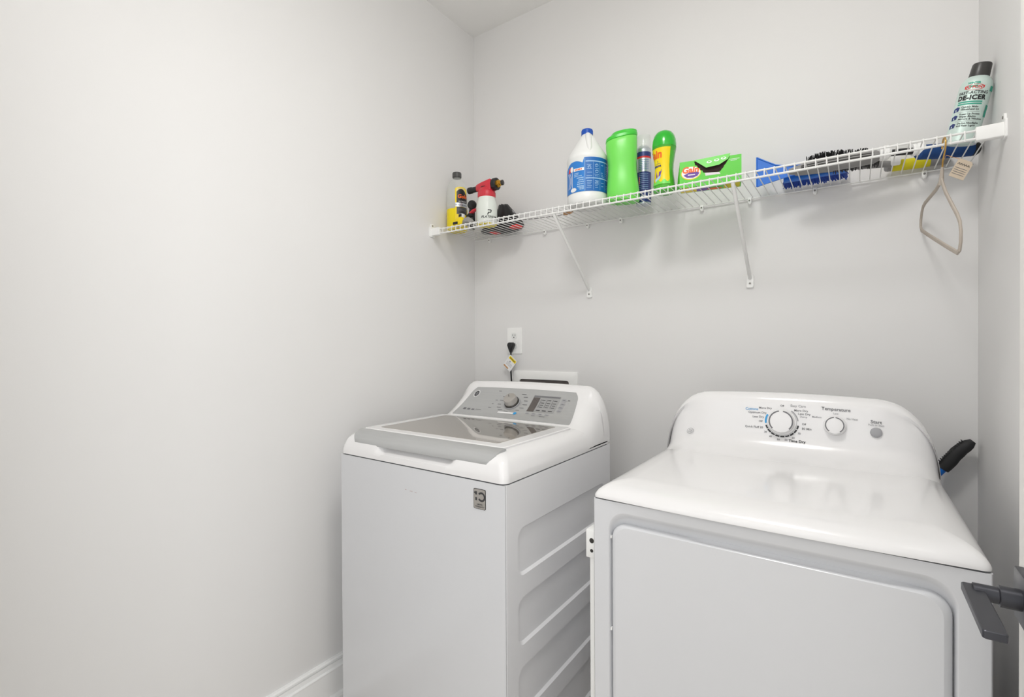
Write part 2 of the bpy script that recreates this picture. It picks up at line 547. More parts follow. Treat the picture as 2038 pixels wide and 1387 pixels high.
W_PROF = [(0.0, 0.9350), (0.0, 0.945), (0.001, 0.953), (0.003, 0.961), (0.006, 0.970), (0.009, 0.978), (0.013, 0.986), (0.020, 0.994), (0.030, 1.001), (0.044, 1.0065), (0.060, 1.0095)]
bm = bmesh.new()
rings = []
for ins, z in W_PROF:
    fi = ins if ins < 0.01 else ins * 1.0
    loop = outline(WX0 + ins, WX1 - ins, WY0 + fi, WY1, 0.022)
    r3 = []
    for x, y in loop:
        if y < WY0 + 0.07:
            # finger scoop below the silver lid edge
            wq = max(0, min(1, (0.165 - abs(x - wx)) / 0.03))
            wq = wq * wq * (3 - 2 * wq)
            zz = max(0, 1 - ((z - 0.974) / 0.021) ** 2) if z < 0.995 else 0
            y = y + 0.022 * wq * zz
        r3.append((x, y, z))
    rings.append(r3)
loft(bm, rings, cap0=False)
finish('top_housing', bm, M['plastic_w'], washer, sharp=40)

def wprof_z(i):
    for (i0, z0), (i1, z1) in zip(W_PROF, W_PROF[1:]):
        if i0 <= i <= i1 and i1 > i0:
            return z0 + (z1 - z0) * (i - i0) / (i1 - i0)
    return W_PROF[-1][1]
# silver strip on the lid front
bm = bmesh.new()
n, k = 24, 10
top, bot = [], []
for j in range(k + 1):
    t = j / k
    ins = 0.008 + 0.054 * t
    z = wprof_z(ins) + 0.0035
    # rounded front corners, slanted ends
    cut = 0.016 * max(0, 1 - t / 0.35) ** 2
    xa, xb = 0.206 - 0.016 * t + cut, 0.789 + 0.011 * t - cut
    top.append([bm.verts.new((xa + (xb - xa) * i / n, WY0 + ins, z)) for i in range(n + 1)])
    bot.append([bm.verts.new((xa + (xb - xa) * i / n, WY0 + ins + 0.001, z - 0.005)) for i in range(n + 1)])
for j in range(k):
    for i in range(n):
        bm.faces.new((top[j][i], top[j][i + 1], top[j + 1][i + 1], top[j + 1][i]))
        bm.faces.new((bot[j][i], bot[j + 1][i], bot[j + 1][i + 1], bot[j][i + 1]))
for j in range(k):
    for s in (0, n):
        bm.faces.new((top[j][s], top[j + 1][s], bot[j + 1][s], bot[j][s]))
for i in range(n):
    for s in (0, k):
        bm.faces.new((top[s][i], top[s][i + 1], bot[s][i + 1], bot[s][i]))
st = finish('lid_strip', bm, M['steel'], washer, sharp=40)
st['label'] = 'satin silver strip along the lid front'
# lid frame + glass
bm = bmesh.new()
lo = rrect(0.196, 0.790, -0.843, -0.452, 0.012, 4)
loft(bm, [[(a, b, 1.004) for a, b in lo], [(a, b, 1.0125) for a, b in lo], [(a, b, 1.0145) for a, b in shrink(lo, 0.003)]])
lidf = finish('lid', bm, M['plastic_w'], washer, sharp=15)
bm = bmesh.new()
lo = rrect(0.236, 0.744, -0.806, -0.474, 0.010, 4)
loft(bm, [[(a, b, 1.010) for a, b in lo], [(a, b, 1.0148) for a, b in lo], [(a, b, 1.0154) for a, b in shrink(lo, 0.001)]])
gl = finish('lid_glass', bm, M['glass_lid'], lidf, sharp=8)
gl['label'] = 'smoked reflective glass of the lid'
# backsplash
def bez(p0, p1, p2, n):
    return [((1 - t) ** 2 * p0[0] + 2 * t * (1 - t) * p1[0] + t * t * p2[0], (1 - t) ** 2 * p0[1] + 2 * t * (1 - t) * p1[1] + t * t * p2[1]) for t in [i / n for i in range(n + 1)]]
B_FRONT = bez((-0.462, 1.0085), (-0.405, 1.010), (-0.300, 1.122), 14)
B_PROF = B_FRONT + [(-0.294, 1.131), (-0.287, 1.139), (-0.277, 1.144), (-0.265, 1.1445), (-0.257, 1.140), (-0.2526, 1.130), (-0.2526, 0.960), (-0.46, 0.960)]
def wb_k(d):
    if d <= 0.262: return 1.0 - 0.03 * (d / 0.262) ** 2
    q = min(1, (d - 0.262) / 0.081)
    return (0.18 + 0.82 * sqrt(max(0, 1 - q * q))) * 0.97
bm = bmesh.new()
rings = []
ds = [-0.343, -0.3415, -0.338, -0.333, -0.326, -0.317, -0.305, -0.29, -0.275, -0.262, -0.2, -0.13, -0.06, 0]
ds = ds + [-d for d in ds[-2::-1]]
for d in ds:
    kk = wb_k(abs(d))
    base = wprof_z(min(0.06, max(0.0, 0.343 - abs(d)))) - 0.0035 if abs(d) < 0.3425 else 0.945
    rings.append([(wx + d, y + (0.05 * (1 - kk) if y < -0.30 else 0), base - 0.003 + (z - 1.003) * kk if z > 1.003 else min(z, base - 0.004)) for y, z in B_PROF])
loft(bm, rings)
bs = finish('backsplash', bm, M['plastic_w'], washer, sharp=50)
# silver control panel following the curve
def pan(t):
    f = t * (len(B_FRONT) - 1)
    i = min(int(f), len(B_FRONT) - 2)
    u = f - i
    y = B_FRONT[i][0] * (1 - u) + B_FRONT[i + 1][0] * u
    z = B_FRONT[i][1] * (1 - u) + B_FRONT[i + 1][1] * u
    dy, dz = B_FRONT[i + 1][0] - B_FRONT[i][0], B_FRONT[i + 1][1] - B_FRONT[i][1]
    l = sqrt(dy * dy + dz * dz)
    return y, z, -dz / l, dy / l
def wpan(a, t, d=0.0, off=0.0015):
    """a: metres from the washer axis, t: 0 bottom .. 1 top of the concave face"""
    y, z, ny, nz = pan(max(0, min(1, t)))
    kk = wb_k(abs(a))
    return Vector((wx + a, y + ny * (off + d), 1.003 + (z - 1.003) * kk + nz * (off + d)))
bm = bmesh.new()
T0, T1 = 0.26, 0.985
n, k = 30, 16
top, bot = [], []
for j in range(k + 1):
    t = j / k
    cut = 0.012 * max(0, (t - 0.86) / 0.14) ** 2 + 0.004 * max(0, (0.08 - t) / 0.08) ** 2
    hw = 0.271 - 0.026 * t + 0.010 * t * (1 - t) - cut
    tt = T0 + (T1 - T0) * t
    top.append([bm.verts.new(wpan(-hw + 2 * hw * i / n, tt)) for i in range(n + 1)])
    bot.append([bm.verts.new(wpan(-hw + 2 * hw * i / n, tt, off=-0.002)) for i in range(n + 1)])
for j in range(k):
    for i in range(n):
        bm.faces.new((top[j][i], top[j][i + 1], top[j + 1][i + 1], top[j + 1][i]))
        bm.faces.new((bot[j][i], bot[j + 1][i], bot[j + 1][i + 1], bot[j][i + 1]))
    for s in (0, n):
        bm.faces.new((top[j][s], top[j + 1][s], bot[j + 1][s], bot[j][s]))
for i in range(n):
    for s in (0, k):
        bm.faces.new((top[s][i], top[s][i + 1], bot[s][i + 1], bot[s][i]))
cp = finish('control_panel', bm, M['steel'], washer, sharp=40)
cp['label'] = 'satin silver control panel'
# panel coordinates in metres: (x from axis, s up from the panel bottom)
PL = 0.165 * (T1 - T0) / (T1 - T0)
def wp(a, b, d=0.0):
    return wpan(a, T0 + (T1 - T0) * (b / 0.150), d, 0.0021)
def logo_ge(parent, mapf, cx, cy, r, mring, mdisc=None):
    if mdisc:
        bm = bmesh.new(); shape(bm, mapf, disc_pts(cx, cy, r, 28)); finish('emblem_disc', bm, mdisc, parent, recalc=False)
    bm = bmesh.new()
    m2 = lambda a, b: mapf(a, b, 0.0003)
    arc_band(bm, m2, cx, cy, r * 0.84, r * 0.97, 0, 2 * pi, 28)
    for q in range(4):
        a0 = q * pi / 2 + 0.25
        arc_band(bm, m2, cx + r * 0.62 * cos(a0), cy + r * 0.62 * sin(a0), r * 0.14, r * 0.24, a0 + 1.0, a0 + 4.2, 8)
    e = finish('emblem', bm, mring, parent, recalc=False)
    e['label'] = 'round monogram emblem'
    text(parent, 'GE', r * 0.95, mring, m2, cx, cy, shear=0.25, bold=0.0, name='emblem_letters', spacing=0.85)
bm = bmesh.new(); shape(bm, lambda a, b: wp(a, b, 0.0002), disc_pts(-0.218, 0.123, 0.0145, 28)); finish('emblem_rim', bm, M['inkw'], cp, recalc=False)
logo_ge(cp, lambda a, b, d=0.0: wp(a, b, 0.0006 + d), -0.218, 0.123, 0.0120, M['inkl'], M['ink'])
# dial
def dial(parent, c, nrm, up, parts):
    """stack of rings along nrm: parts=[(name,[(r,h)],mat)]"""
    nrm = Vector(nrm).normalized(); upv = (Vector(up) - nrm * Vector(up).dot(nrm)).normalized(); rt = upv.cross(nrm)
    out = []
    for name, prof, m in parts:
        bm = bmesh.new()
        loft(bm, [[Vector(c) + nrm * h + rt * (r * cos(2 * pi * i / 36)) + upv * (r * sin(2 * pi * i / 36)) for i in range(36)] for r, h in prof])
        out.append(finish(name, bm, m, parent))
    return nrm, upv, rt, out
c = wp(-0.018, 0.092); nn = (wp(-0.018, 0.092, 0.01) - c)
nrm, upv, rt, out = dial(cp, c, nn, (0, 0, 1), [
    ('dial_skirt', [(0.034, 0.0), (0.034, 0.003), (0.032, 0.004)], M['inkl']),
    ('dial_ring', [(0.031, 0.003), (0.030, 0.008), (0.028, 0.010)], M['knobd']),
    ('dial', [(0.027, 0.008), (0.0255, 0.028), (0.024, 0.031), (0.020, 0.032)], M['knob'])])
bm = bmesh.new()
base = Vector(c) + nrm * 0.0324
dirv = (upv * 0.8 - rt * 0.6).normalized(); sd = dirv.cross(nrm)
bm.faces.new([bm.verts.new(base + dirv * a + sd * b) for a, b in ((0.004, -0.001), (0.004, 0.001), (0.019, 0.001), (0.019, -0.001))])
finish('pointer', bm, M['ink'], cp, recalc=False)
# printed programme words round the dial (too small to read: short rules)
bm = bmesh.new()
for ang in (62, 40, 18, -4, -26, -48, 120, 145, 168, 192, 214, 236, 262):
    a = radians(ang); r0 = 0.043
    px, py = -0.018 + r0 * cos(a) * 1.15, 0.092 + r0 * sin(a)
    l = 0.017 + 0.006 * ((ang * 7) % 3) / 3
    x0, x1 = (px, px + l) if cos(a) > 0 else (px - l, px)
    if abs(cos(a)) < 0.25: x0, x1 = px - l / 2, px + l / 2
    patch(bm, lambda a_, b_: wp(a_, b_), x0, x1, py - 0.0013, py + 0.0013, 3, 1)
finish('dial_print', bm, M['inkg'], cp, recalc=False)
bm = bmesh.new()
for (x, y, l) in ((-0.112, 0.137, 0.014), (-0.105, 0.100, 0.012), (-0.112, 0.083, 0.008), (-0.118, 0.063, 0.014)):
    patch(bm, lambda a_, b_: wp(a_, b_), x, x + l, y - 0.001, y + 0.0014, 2, 1)
finish('status_print', bm, M['inkg'], cp, recalc=False)
bm = bmesh.new()
for i, x in enumerate((-0.236, -0.214, -0.192)):
    patch(bm, lambda a_, b_: wp(a_, b_), x, x + 0.014, 0.040, 0.052 - 0.002 * i, 2, 2)
patch(bm, lambda a_, b_: wp(a_, b_), -0.172, -0.145, 0.045, 0.0475, 2, 1)
finish('model_print', bm, M['inkg'], cp, recalc=False)
# sticker with blue dot
bm = bmesh.new(); patch(bm, lambda a_, b_: wp(a_, b_), -0.058, 0.020, 0.036, 0.045, 8, 1)
finish('energy_sticker', bm, M['inkw'], cp, recalc=False)
bm = bmesh.new(); shape(bm, lambda a_, b_: wp(a_, b_, 0.0003), disc_pts(0.022, 0.041, 0.0075, 16)); finish('sticker_dot', bm, M['blue_ink'], cp, recalc=False)
# display and option block
bm = bmesh.new()
pl2 = lambda x0, x1, y0, y1, n=6: patch(bm, lambda a_, b_: wp(a_ + (b_ - 0.06) * -0.0, b_), x0, x1, y0, y1, n, 6)
pl2(0.064, 0.182, 0.060, 0.130); finish('option_block', bm, M['panel2'], cp, recalc=False)
bm = bmesh.new(); patch(bm, lambda a_, b_: wp(a_, b_, 0.0004), 0.066, 0.096, 0.060, 0.122, 3, 6); finish('display', bm, M['lcd'], cp, recalc=False)
bm = bmesh.new(); patch(bm, lambda a_, b_: wp(a_, b_, 0.0005), 0.066, 0.180, 0.1235, 0.1285, 6, 1); finish('display_header', bm, M['inkg'], cp, recalc=False)
bm = bmesh.new()
m4 = lambda a_, b_: wp(a_, b_, 0.0005)
for x in (0.104, 0.130, 0.156):
    patch(bm, m4, x, x + 0.0012, 0.082, 0.116, 1, 4)
    for y in (0.083, 0.092, 0.101, 0.112):
        patch(bm, m4, x + 0.004, x + 0.018, y, y + 0.0022, 2, 1)
    patch(bm, m4, x, x + 0.017, 0.066, 0.070, 2, 1)
finish('option_print', bm, M['ink'], cp, recalc=False)
for q in [rrect(0.190, 0.209, y - 0.005, y + 0.006, 0.004, 3) for y in (0.118, 0.103, 0.088, 0.073)] + [rrect(x, x + 0.018, 0.044, 0.053, 0.004, 3) for x in (0.066, 0.094, 0.122, 0.150)]:
    bm = bmesh.new(); shape(bm, lambda a_, b_: wp(a_, b_, 0.0004), q)
    finish('touch_button', bm, M['inkl'], cp, recalc=False)
bm = bmesh.new()
for y in (0.118, 0.103, 0.088, 0.073):
    patch(bm, m4, 0.194, 0.205, y - 0.001, y + 0.002, 1, 1)
patch(bm, m4, 0.215, 0.224, 0.118, 0.121, 1, 1)
for x in (0.066, 0.094, 0.122, 0.150):
    patch(bm, m4, x + 0.004, x + 0.014, 0.0475, 0.050, 1, 1)
patch(bm, m4, 0.098, 0.114, 0.0355, 0.038, 1, 1); patch(bm, m4, 0.132, 0.156, 0.0355, 0.038, 1, 1)
finish('button_print', bm, M['inkg'], cp, recalc=False)
# warranty badge on the front
wf = plane_map((0, WY0, 0), (1, 0, 0), (0, 0, 1))
bm = bmesh.new()
lo = rrect(0.737, 0.778, 0.858, 0.912, 0.004, 3)
loft(bm, [[wf(a, b, 0.0) for a, b in lo], [wf(a, b, 0.0012) for a, b in lo]])
bd = finish('badge', bm, M['knobd'], washer)
bd['label'] = 'grey badge with a large number 10'
bm = bmesh.new(); shape(bm, lambda a, b: wf(a, b, 0.0014), shrink(lo, 0.0012)); finish('badge_face', bm, M['knob'], bd, recalc=False)
wf2 = lambda a, b: wf(a, b, 0.0017)
bm = bmesh.new()
for y0, y1 in ((0.8805, 0.8885), (0.8955, 0.9045)):
    patch(bm, wf2, 0.7435, 0.7490, y0, y1)
patch(bm, wf2, 0.7395, 0.7437, 0.8985, 0.9030)
arc_band(bm, wf2, 0.7645, 0.8915, 0.0078, 0.0130, radians(-145), radians(145), 20)
finish('badge_number', bm, M['ink'], bd, recalc=False)
text(bd, 'LIMITED', 0.0055, M['ink'], wf2, 0.7585, 0.8705, bold=0.0001)
text(bd, 'WARRANTY', 0.0055, M['ink'], wf2, 0.7585, 0.8645, bold=0.0001)
bm = bmesh.new()
for x, z, l in ((0.470, 0.862, 0.006), (0.490, 0.861, 0.012), (0.512, 0.860, 0.007)):
    patch(bm, lambda a, b: wf(a, b, 0.0003), x, x + l, z, z + 0.0014)
finish('scuff', bm, M['grime'], washer, recalc=False)

# ------------------------------------------------------------------ dryer
DX0, DX1, DY0, DY1 = 1.066, 1.752, -0.860, -0.245
dx = (DX0 + DX1) / 2
dryer = thing('clothes_dryer', 'white front-loading clothes dryer with two white dials, beside the wall', 'dryer', (dx, -0.55, 0))
bm = bmesh.new()
box(bm, DX0, DX1, DY0 + 0.020, DY1, 0.02, 0.9305)
finish('cabinet', bm, M['enamel'], dryer)
bm = bmesh.new()
lo = rrect(1.103, 1.712, 0.12, 0.909, 0.045, 8)
def dstep(side, top):
    return [(1.4075 + (p[0] - 1.4075) * (0.3045 - side) / 0.3045, p[1] - top if p[1] > 0.5 else p[1] + side) for p in lo]
ro = [(DX0 + 0.003, 0.02), (DX1 - 0.003, 0.02), (DX1 - 0.003, 0.9305), (DX0 + 0.003, 0.9305)]
steps = [(dstep(0.0012, 0.0025), 0.0006), (dstep(0.0028, 0.006), 0.003), (dstep(0.004, 0.011), 0.008), (dstep(0.0048, 0.017), 0.014), (dstep(0.0054, 0.028), 0.0185), (dstep(0.0056, 0.040), 0.0195)]
vo = plate_holes(bm, ro, [(lo, steps)], lambda a, b: Vector((a, DY0, b)), lambda a, b, dd: Vector((a, DY0 + dd, b)))
rs = [(DX0, 0.02), (DX1, 0.02), (DX1, 0.9305), (DX0, 0.9305)]
v1 = [bm.verts.new((a, DY0 + 0.003, b)) for a, b in rs]
v2 = [bm.verts.new((a, DY0 + 0.020, b)) for a, b in rs]
for i in range(4):
    j = (i + 1) % 4
    bm.faces.new((vo[i], vo[j], v1[j], v1[i])); bm.faces.new((v1[i], v1[j], v2[j], v2[i]))
finish('front_panel', bm, M['enamel'], dryer, sharp=50)
# door
bm = bmesh.new()
lo = rrect(1.1095, 1.7055, 0.135, 0.879, 0.034, 8)
def dring(d, y, scoop=0.0):
    out = []
    for a, b in shrink(lo, d):
        if b > 0.86 and scoop:
            q = max(0, min(1, (a - 1.285) / 0.02)) * max(0, min(1, (1.66 - a) / 0.04))
            b -= scoop * q
        out.append((a, y, b))
    return out
def dense(loop):
    return loop
lo2 = []
for i, p in enumerate(lo):
    q = lo[(i + 1) % len(lo)]
    lo2.append(p)
    if abs(p[1] - q[1]) < 1e-6 and p[1] > 0.8 and abs(p[0] - q[0]) > 0.2:
        for s in range(1, 40):
            lo2.append((p[0] + (q[0] - p[0]) * s / 40, p[1]))
lo = lo2
loft(bm, [dring(0.0, DY0 + 0.019, -0.004), dring(0.0, DY0 + 0.0185, -0.004), dring(0.0, DY0 + 0.012, 0.002), dring(0.001, DY0 + 0.007, 0.002), dring(0.0035, DY0 + 0.003), dring(0.0075, DY0 + 0.0005), dring(0.012, DY0 - 0.001), dring(0.0125, DY0 - 0.001)], cap0=True)
dr = finish('door', bm, M['enamel'], dryer, sharp=60)
dr['label'] = 'large white rounded door of the dryer'
bm = bmesh.new()
for z in (0.845, 0.63):
    box(bm, 1.1070, 1.1100, DY0 + 0.004, DY0 + 0.010, z - 0.003, z + 0.003)
finish('hinge_pin', bm, M['wplast'], dryer)
bm = bmesh.new(); lo = rrect(DX0 + 0.004, DX1 - 0.004, DY0 + 0.004, DY1 - 0.004, 0.014, 5); loft(bm, [[(a, b, 0.929) for a, b in lo], [(a, b, 0.9345) for a, b in lo]]); finish('seam_shade_filler', bm, M['gap'], dryer)
for fx in (DX0 + 0.05, DX1 - 0.05):
    for fy in (DY0 + 0.08, DY1 - 0.05):
        bm = bmesh.new(); lathe(bm, [(0.025, 0.0), (0.025, 0.012), (0.012, 0.016), (0.012, 0.03)], 14, cx=fx, cy=fy)
        finish('foot', bm, M['black'], dryer)
# moulded top
D_PROF = [(0.0, 0.9335), (0.0, 0.938), (0.002, 0.943), (0.006, 0.949), (0.012, 0.9545), (0.020, 0.9595), (0.030, 0.9635), (0.042, 0.9665), (0.056, 0.9685), (0.072, 0.9700)]
bm = bmesh.new()
rings = []
for ins, z in D_PROF:
    loop = outline(DX0 + ins, DX1 - ins, DY0 + ins * 1.25, DY1, 0.012, bow=0.010)
    rings.append([(x, y, z) for x, y in loop])
loft(bm, rings, cap0=False)
finish('moulded_top', bm, M['plastic_w'], dryer, sharp=45)
DB_FRONT = bez((-0.430, 0.9690), (-0.345, 0.966), (-0.322, 1.030), 8) + [(-0.316, 1.060), (-0.310, 1.090), (-0.304, 1.118)]
DB_PROF = DB_FRONT + [(-0.300, 1.129), (-0.293, 1.139), (-0.284, 1.146), (-0.272, 1.149), (-0.258, 1.147), (-0.249, 1.140), (-0.245, 1.128), (-0.245, 0.945), (-0.43, 0.945)]
def db_k(d):
    if d <= 0.21: return 1.0 - 0.03 * (d / 0.21) ** 2
    q = min(1, (d - 0.21) / 0.133)
    return 0.97 * (0.08 + 0.92 * sqrt(max(0, 1 - q * q)))
bm = bmesh.new()
rings = []
ds = [-0.343, -0.3425, -0.341, -0.338, -0.334, -0.328, -0.32, -0.31, -0.298, -0.284, -0.268, -0.25, -0.23, -0.21, -0.14, -0.07, 0]
ds = ds + [-d for d in ds[-2::-1]]
for d in ds:
    kk = db_k(abs(d))
    ii = 0.343 - abs(d)
    base = 0.936
    for (i0, z0), (i1, z1) in zip(D_PROF, D_PROF[1:]):
        if i0 <= ii <= i1 and i1 > i0: base = z0 + (z1 - z0) * (ii - i0) / (i1 - i0)
    if ii > 0.072: base = 0.970
    rings.append([(dx + d, y + (0.05 * (1 - kk) if y < -0.302 else 0), base - 0.003 + (z - 0.967) * kk if z > 0.967 else min(z, base - 0.004)) for y, z in DB_PROF])
loft(bm, rings)
db = finish('backsplash', bm, M['plastic_w'], dryer, sharp=50)
db['label'] = 'white control backsplash with two dials and a start button'
# face frame on the backsplash, straight portion between z 1.03 and 1.118
fo = Vector((dx, -0.322, 1.030)); fu = Vector((0, 0.018, 0.088)).normalized(); fr = Vector((1, 0, 0)); fn = fr.cross(fu)
def dp(a, b, d=0.0):
    # b is measured up from z=1.030 along the face; follows the curved foot below it
    if b >= 0:
        p = fo + fu * b
        n2 = fn
    else:
        i = len(bez((0, 0), (0, 0), (0, 0), 8)) - 1
        rem = -b
        p = Vector((dx, DB_FRONT[8][0], DB_FRONT[8][1])); n2 = fn
        for q in range(8, 0, -1):
            a0, a1 = DB_FRONT[q], DB_FRONT[q - 1]
            l = sqrt((a0[0] - a1[0]) ** 2 + (a0[1] - a1[1]) ** 2)
            uq = Vector((0, (a0[0] - a1[0]) / l, (a0[1] - a1[1]) / l))
            n2 = fr.cross(uq)
            if rem <= l:
                p = Vector((dx, a0[0], a0[1])) - uq * rem
                break
            rem -= l
    kk = db_k(abs(a))
    p = Vector((p.x, p.y, 0.967 + (p.z - 0.967) * kk))
    return p + fr * a + n2 * (0.0006 + d)
logo_ge(db, dp, -0.262, -0.006, 0.0105, M['inkl'])
# big dial
def knob_on(a, b, r0, r1, h, tag):
    c = dp(a, b)
    return dial(db, c, fn, (0, 0, 1), [
        (tag + '_skirt', [(r0, 0.0), (r0, 0.004), (r0 * 0.97, 0.006)], M['plastic_w']),
        (tag, [(r1, 0.004), (r1 * 0.95, h * 0.9), (r1 * 0.91, h), (r1 * 0.85, h + 0.0005)], M['plastic_w'])])
KA, KB = -0.007, 0.038
nrm, upv, rt, out = knob_on(KA, KB, 0.0375, 0.0335, 0.025, 'timer_dial')
c = dp(KA, KB)
fm = lambda a, b: c + rt * a * 0.93 + upv * b * 0.93 + nrm * 0.0258
bm = bmesh.new()
arc_band(bm, fm, 0, 0, 0.0295, 0.0335, radians(100), radians(225), 16)
arc_band(bm, fm, 0, 0, 0.0295, 0.0335, radians(-45), radians(80), 16)
finish('dial_face_ring', bm, M['inkg'], db, recalc=False)
bm = bmesh.new()
for i in range(9):
    a0 = radians(196 + i * 17.5)
    arc_band(bm, lambda a, b: dp(KA + a, KB + b, 0.0004), 0, 0, 0.0398, 0.0440, a0, a0 + radians(14.5), 3)
finish('time_ticks', bm, M['ink'], db, recalc=False)
bm = bmesh.new()
arc_band(bm, lambda a, b: dp(KA + a, KB + b, 0.0004), 0, 0, 0.0393, 0.0440, radians(152), radians(188), 6)
finish('cotton_band', bm, M['blue_ink'], db, recalc=False)
bm = bmesh.new()
arc_band(bm, lambda a, b: dp(KA + a, KB + b, 0.0004), 0, 0, 0.0393, 0.0425, radians(8), radians(55), 6)
finish('care_band', bm, M['inkl'], db, recalc=False)
D = lambda a, b: dp(a, b, 0.0004)
def dt(s, a, b, size, m='inkg', al='CENTER', bold=0.0001):
    if a < 0.09:
        a, b = KA + (a - KA) * 0.91, KB + (b - KB) * 0.90
    text(db, s, size, M[m], D, a, b, align=al, bold=bold)
dt('Cottons', -0.075, 0.075, 0.0105, 'blue_ink', 'RIGHT')
dt('More Dry', -0.036, 0.080, 0.0085, 'inkg', 'RIGHT')
dt('Optimum Dry', -0.051, 0.064, 0.0085, 'inkg', 'RIGHT')
dt('Less Dry', -0.058, 0.050, 0.0085, 'inkg', 'RIGHT')
dt('Off', -0.062, 0.036, 0.0075, 'inkg', 'RIGHT')
dt('Quick Fluff 20', -0.060, 0.016, 0.0085, 'inkg', 'RIGHT')
dt('Off', KA, 0.090, 0.0075, 'inkg')
dt('Easy Care', 0.016, 0.092, 0.0095, 'inkl', 'LEFT')
dt('More Dry', 0.026, 0.078, 0.0085, 'inkg', 'LEFT')
dt('Less Dry', 0.037, 0.068, 0.0085, 'inkg', 'LEFT')
dt('Damp', 0.042, 0.059, 0.0075, 'inkl', 'LEFT')
dt('Off', 0.048, 0.036, 0.0075, 'inkg', 'LEFT')
dt('80 Min', 0.048, 0.022, 0.0085, 'inkg', 'LEFT')
for s, ang in (('30', 218), ('40', 238), ('50', 262), ('60', 283), ('70', 304), ('70', 326)):
    a = radians(ang)
    if s == '70' and ang == 304: s = '60'
    dt({218: '30', 238: '40', 262: '50', 283: '50', 304: '60', 326: '70'}[ang], KA + 0.058 * cos(a), KB + 0.058 * sin(a), 0.0075, 'inkg')
dt('Time Dry', 0.036, -0.020, 0.0105, 'ink', bold=0.0003)
K2A = 0.121
nrm, upv, rt, out = knob_on(K2A, 0.040, 0.0265, 0.0245, 0.018, 'temperature_dial')
c2 = dp(K2A, 0.040)
fm2 = lambda a, b: c2 + rt * a + upv * b + nrm * 0.0188
bm = bmesh.new()
arc_band(bm, fm2, 0, 0, 0.0195, 0.0222, radians(95), radians(235), 14)
arc_band(bm, fm2, 0, 0, 0.0195, 0.0222, radians(-55), radians(85), 14)
finish('dial_face_ring', bm, M['inkg'], db, recalc=False)
dt('Temperature', K2A + 0.002, 0.085, 0.0125, 'inkg', bold=0.0002)
dt('Low', K2A + 0.002, 0.0735, 0.007, 'inkl')
dt('Medium', K2A - 0.034, 0.062, 0.007, 'inkl')
dt('No Heat', K2A + 0.039, 0.062, 0.007, 'inkl')
bm = bmesh.new()
c3 = dp(0.212, 0.032)
dial(db, c3, fn, (0, 0, 1), [('start_button', [(0.0130, 0.0), (0.0126, 0.003), (0.011, 0.0042), (0.005, 0.0046)], M['inkl'])])
bm.free()
dt('Start', 0.212, 0.060, 0.0125, 'inkg', bold=0.0002)
dt('Push to Start', 0.212, 0.0515, 0.0065, 'inkl')

# white upright with a bracket block in the gap left of the dryer
up_ = thing('folded_rack', 'slim white upright with bracket block standing in gap between washer and dryer', 'rack', (1.047, -0.80, 0))
bm = bmesh.new(); lo = rrect(1.0365, 1.0590, -0.822, -0.795, 0.004, 3)
loft(bm, [[(a, b, 0.0) for a, b in lo], [(a, b, 0.79) for a, b in lo]]); finish('upright', bm, M['wplast'], up_)
bm = bmesh.new()
box(bm, 1.0285, 1.0600, -0.826, -0.775, 0.768, 0.838, 0.003)
bk = finish('bracket_block', bm, M['wplast'], up_)
for z, r in ((0.812, 0.0062), (0.787, 0.0042)):
    bm = bmesh.new(); tube(bm, [(1.0445, -0.8263, z), (1.0445, -0.815, z)], r, 16); finish('bolt_hole', bm, M['knobd'], bk)

# ------------------------------------------------------------------ wire shelf
SZ0, SLOPE = 1.8220, -0.0068
def sz(x): return SZ0 + SLOPE * x
SHD = -0.305
shelf = thing('wire_shelf', 'long white wire shelf mounted across the wall above the machines', 'shelf', (0.93, -0.15, 1.80))
tilt = lambda x, y, dz: (x, y, sz(x) + dz)
for nm, y, dz, r in (('back_rod', -0.010, -0.0045, 0.0028), ('front_rod', SHD, -0.0045, 0.0030), ('lip_rod', SHD - 0.002, -0.0245, 0.0034)):
    bm = bmesh.new(); tube(bm, [tilt(0.012, y, dz), tilt(W - 0.012, y, dz)], r, 10); finish(nm, bm, M['wire'], shelf)
bm = bmesh.new()
x0 = 0.020
tube(bm, [(x0, -0.006, -0.0), (x0, -0.15, -0.0), (x0, SHD + 0.004, -0.0), (x0, SHD - 0.0025, -0.0015), (x0, SHD - 0.0045, -0.006), (x0, SHD - 0.0050, -0.0275)], 0.0016, 6)
bmesh.ops.translate(bm, verts=bm.verts[:], vec=(0, 0, sz(x0)))
wire = finish('wire', bm, M['wire'], shelf)
nw = 72
for i in range(1, nw):
    o = wire.copy(); COL.objects.link(o); o.parent = shelf
    dxi = i * (W - 0.040) / (nw - 1)
    o.location = (dxi, 0, SLOPE * dxi)
for x in (0.104, 0.422, 0.636, 0.787, 1.107, 1.270, 1.467, 1.745):
    bm = bmesh.new()
    z = sz(x)
    box(bm, x - 0.006, x + 0.006, -0.016, 0.0, z - 0.021, z - 0.001, 0.002)
    tube(bm, [(x, -0.010, z - 0.020), (x, -0.010, z - 0.024)], [0.006, 0.004], 10)
    cl = finish('wall_clip', bm, M['wplast'], shelf)
    bm = bmesh.new(); tube(bm, [(x, -0.0162, z - 0.012), (x, -0.0172, z - 0.012)], 0.003, 10); finish('clip_pin', bm, M['screw'], cl)
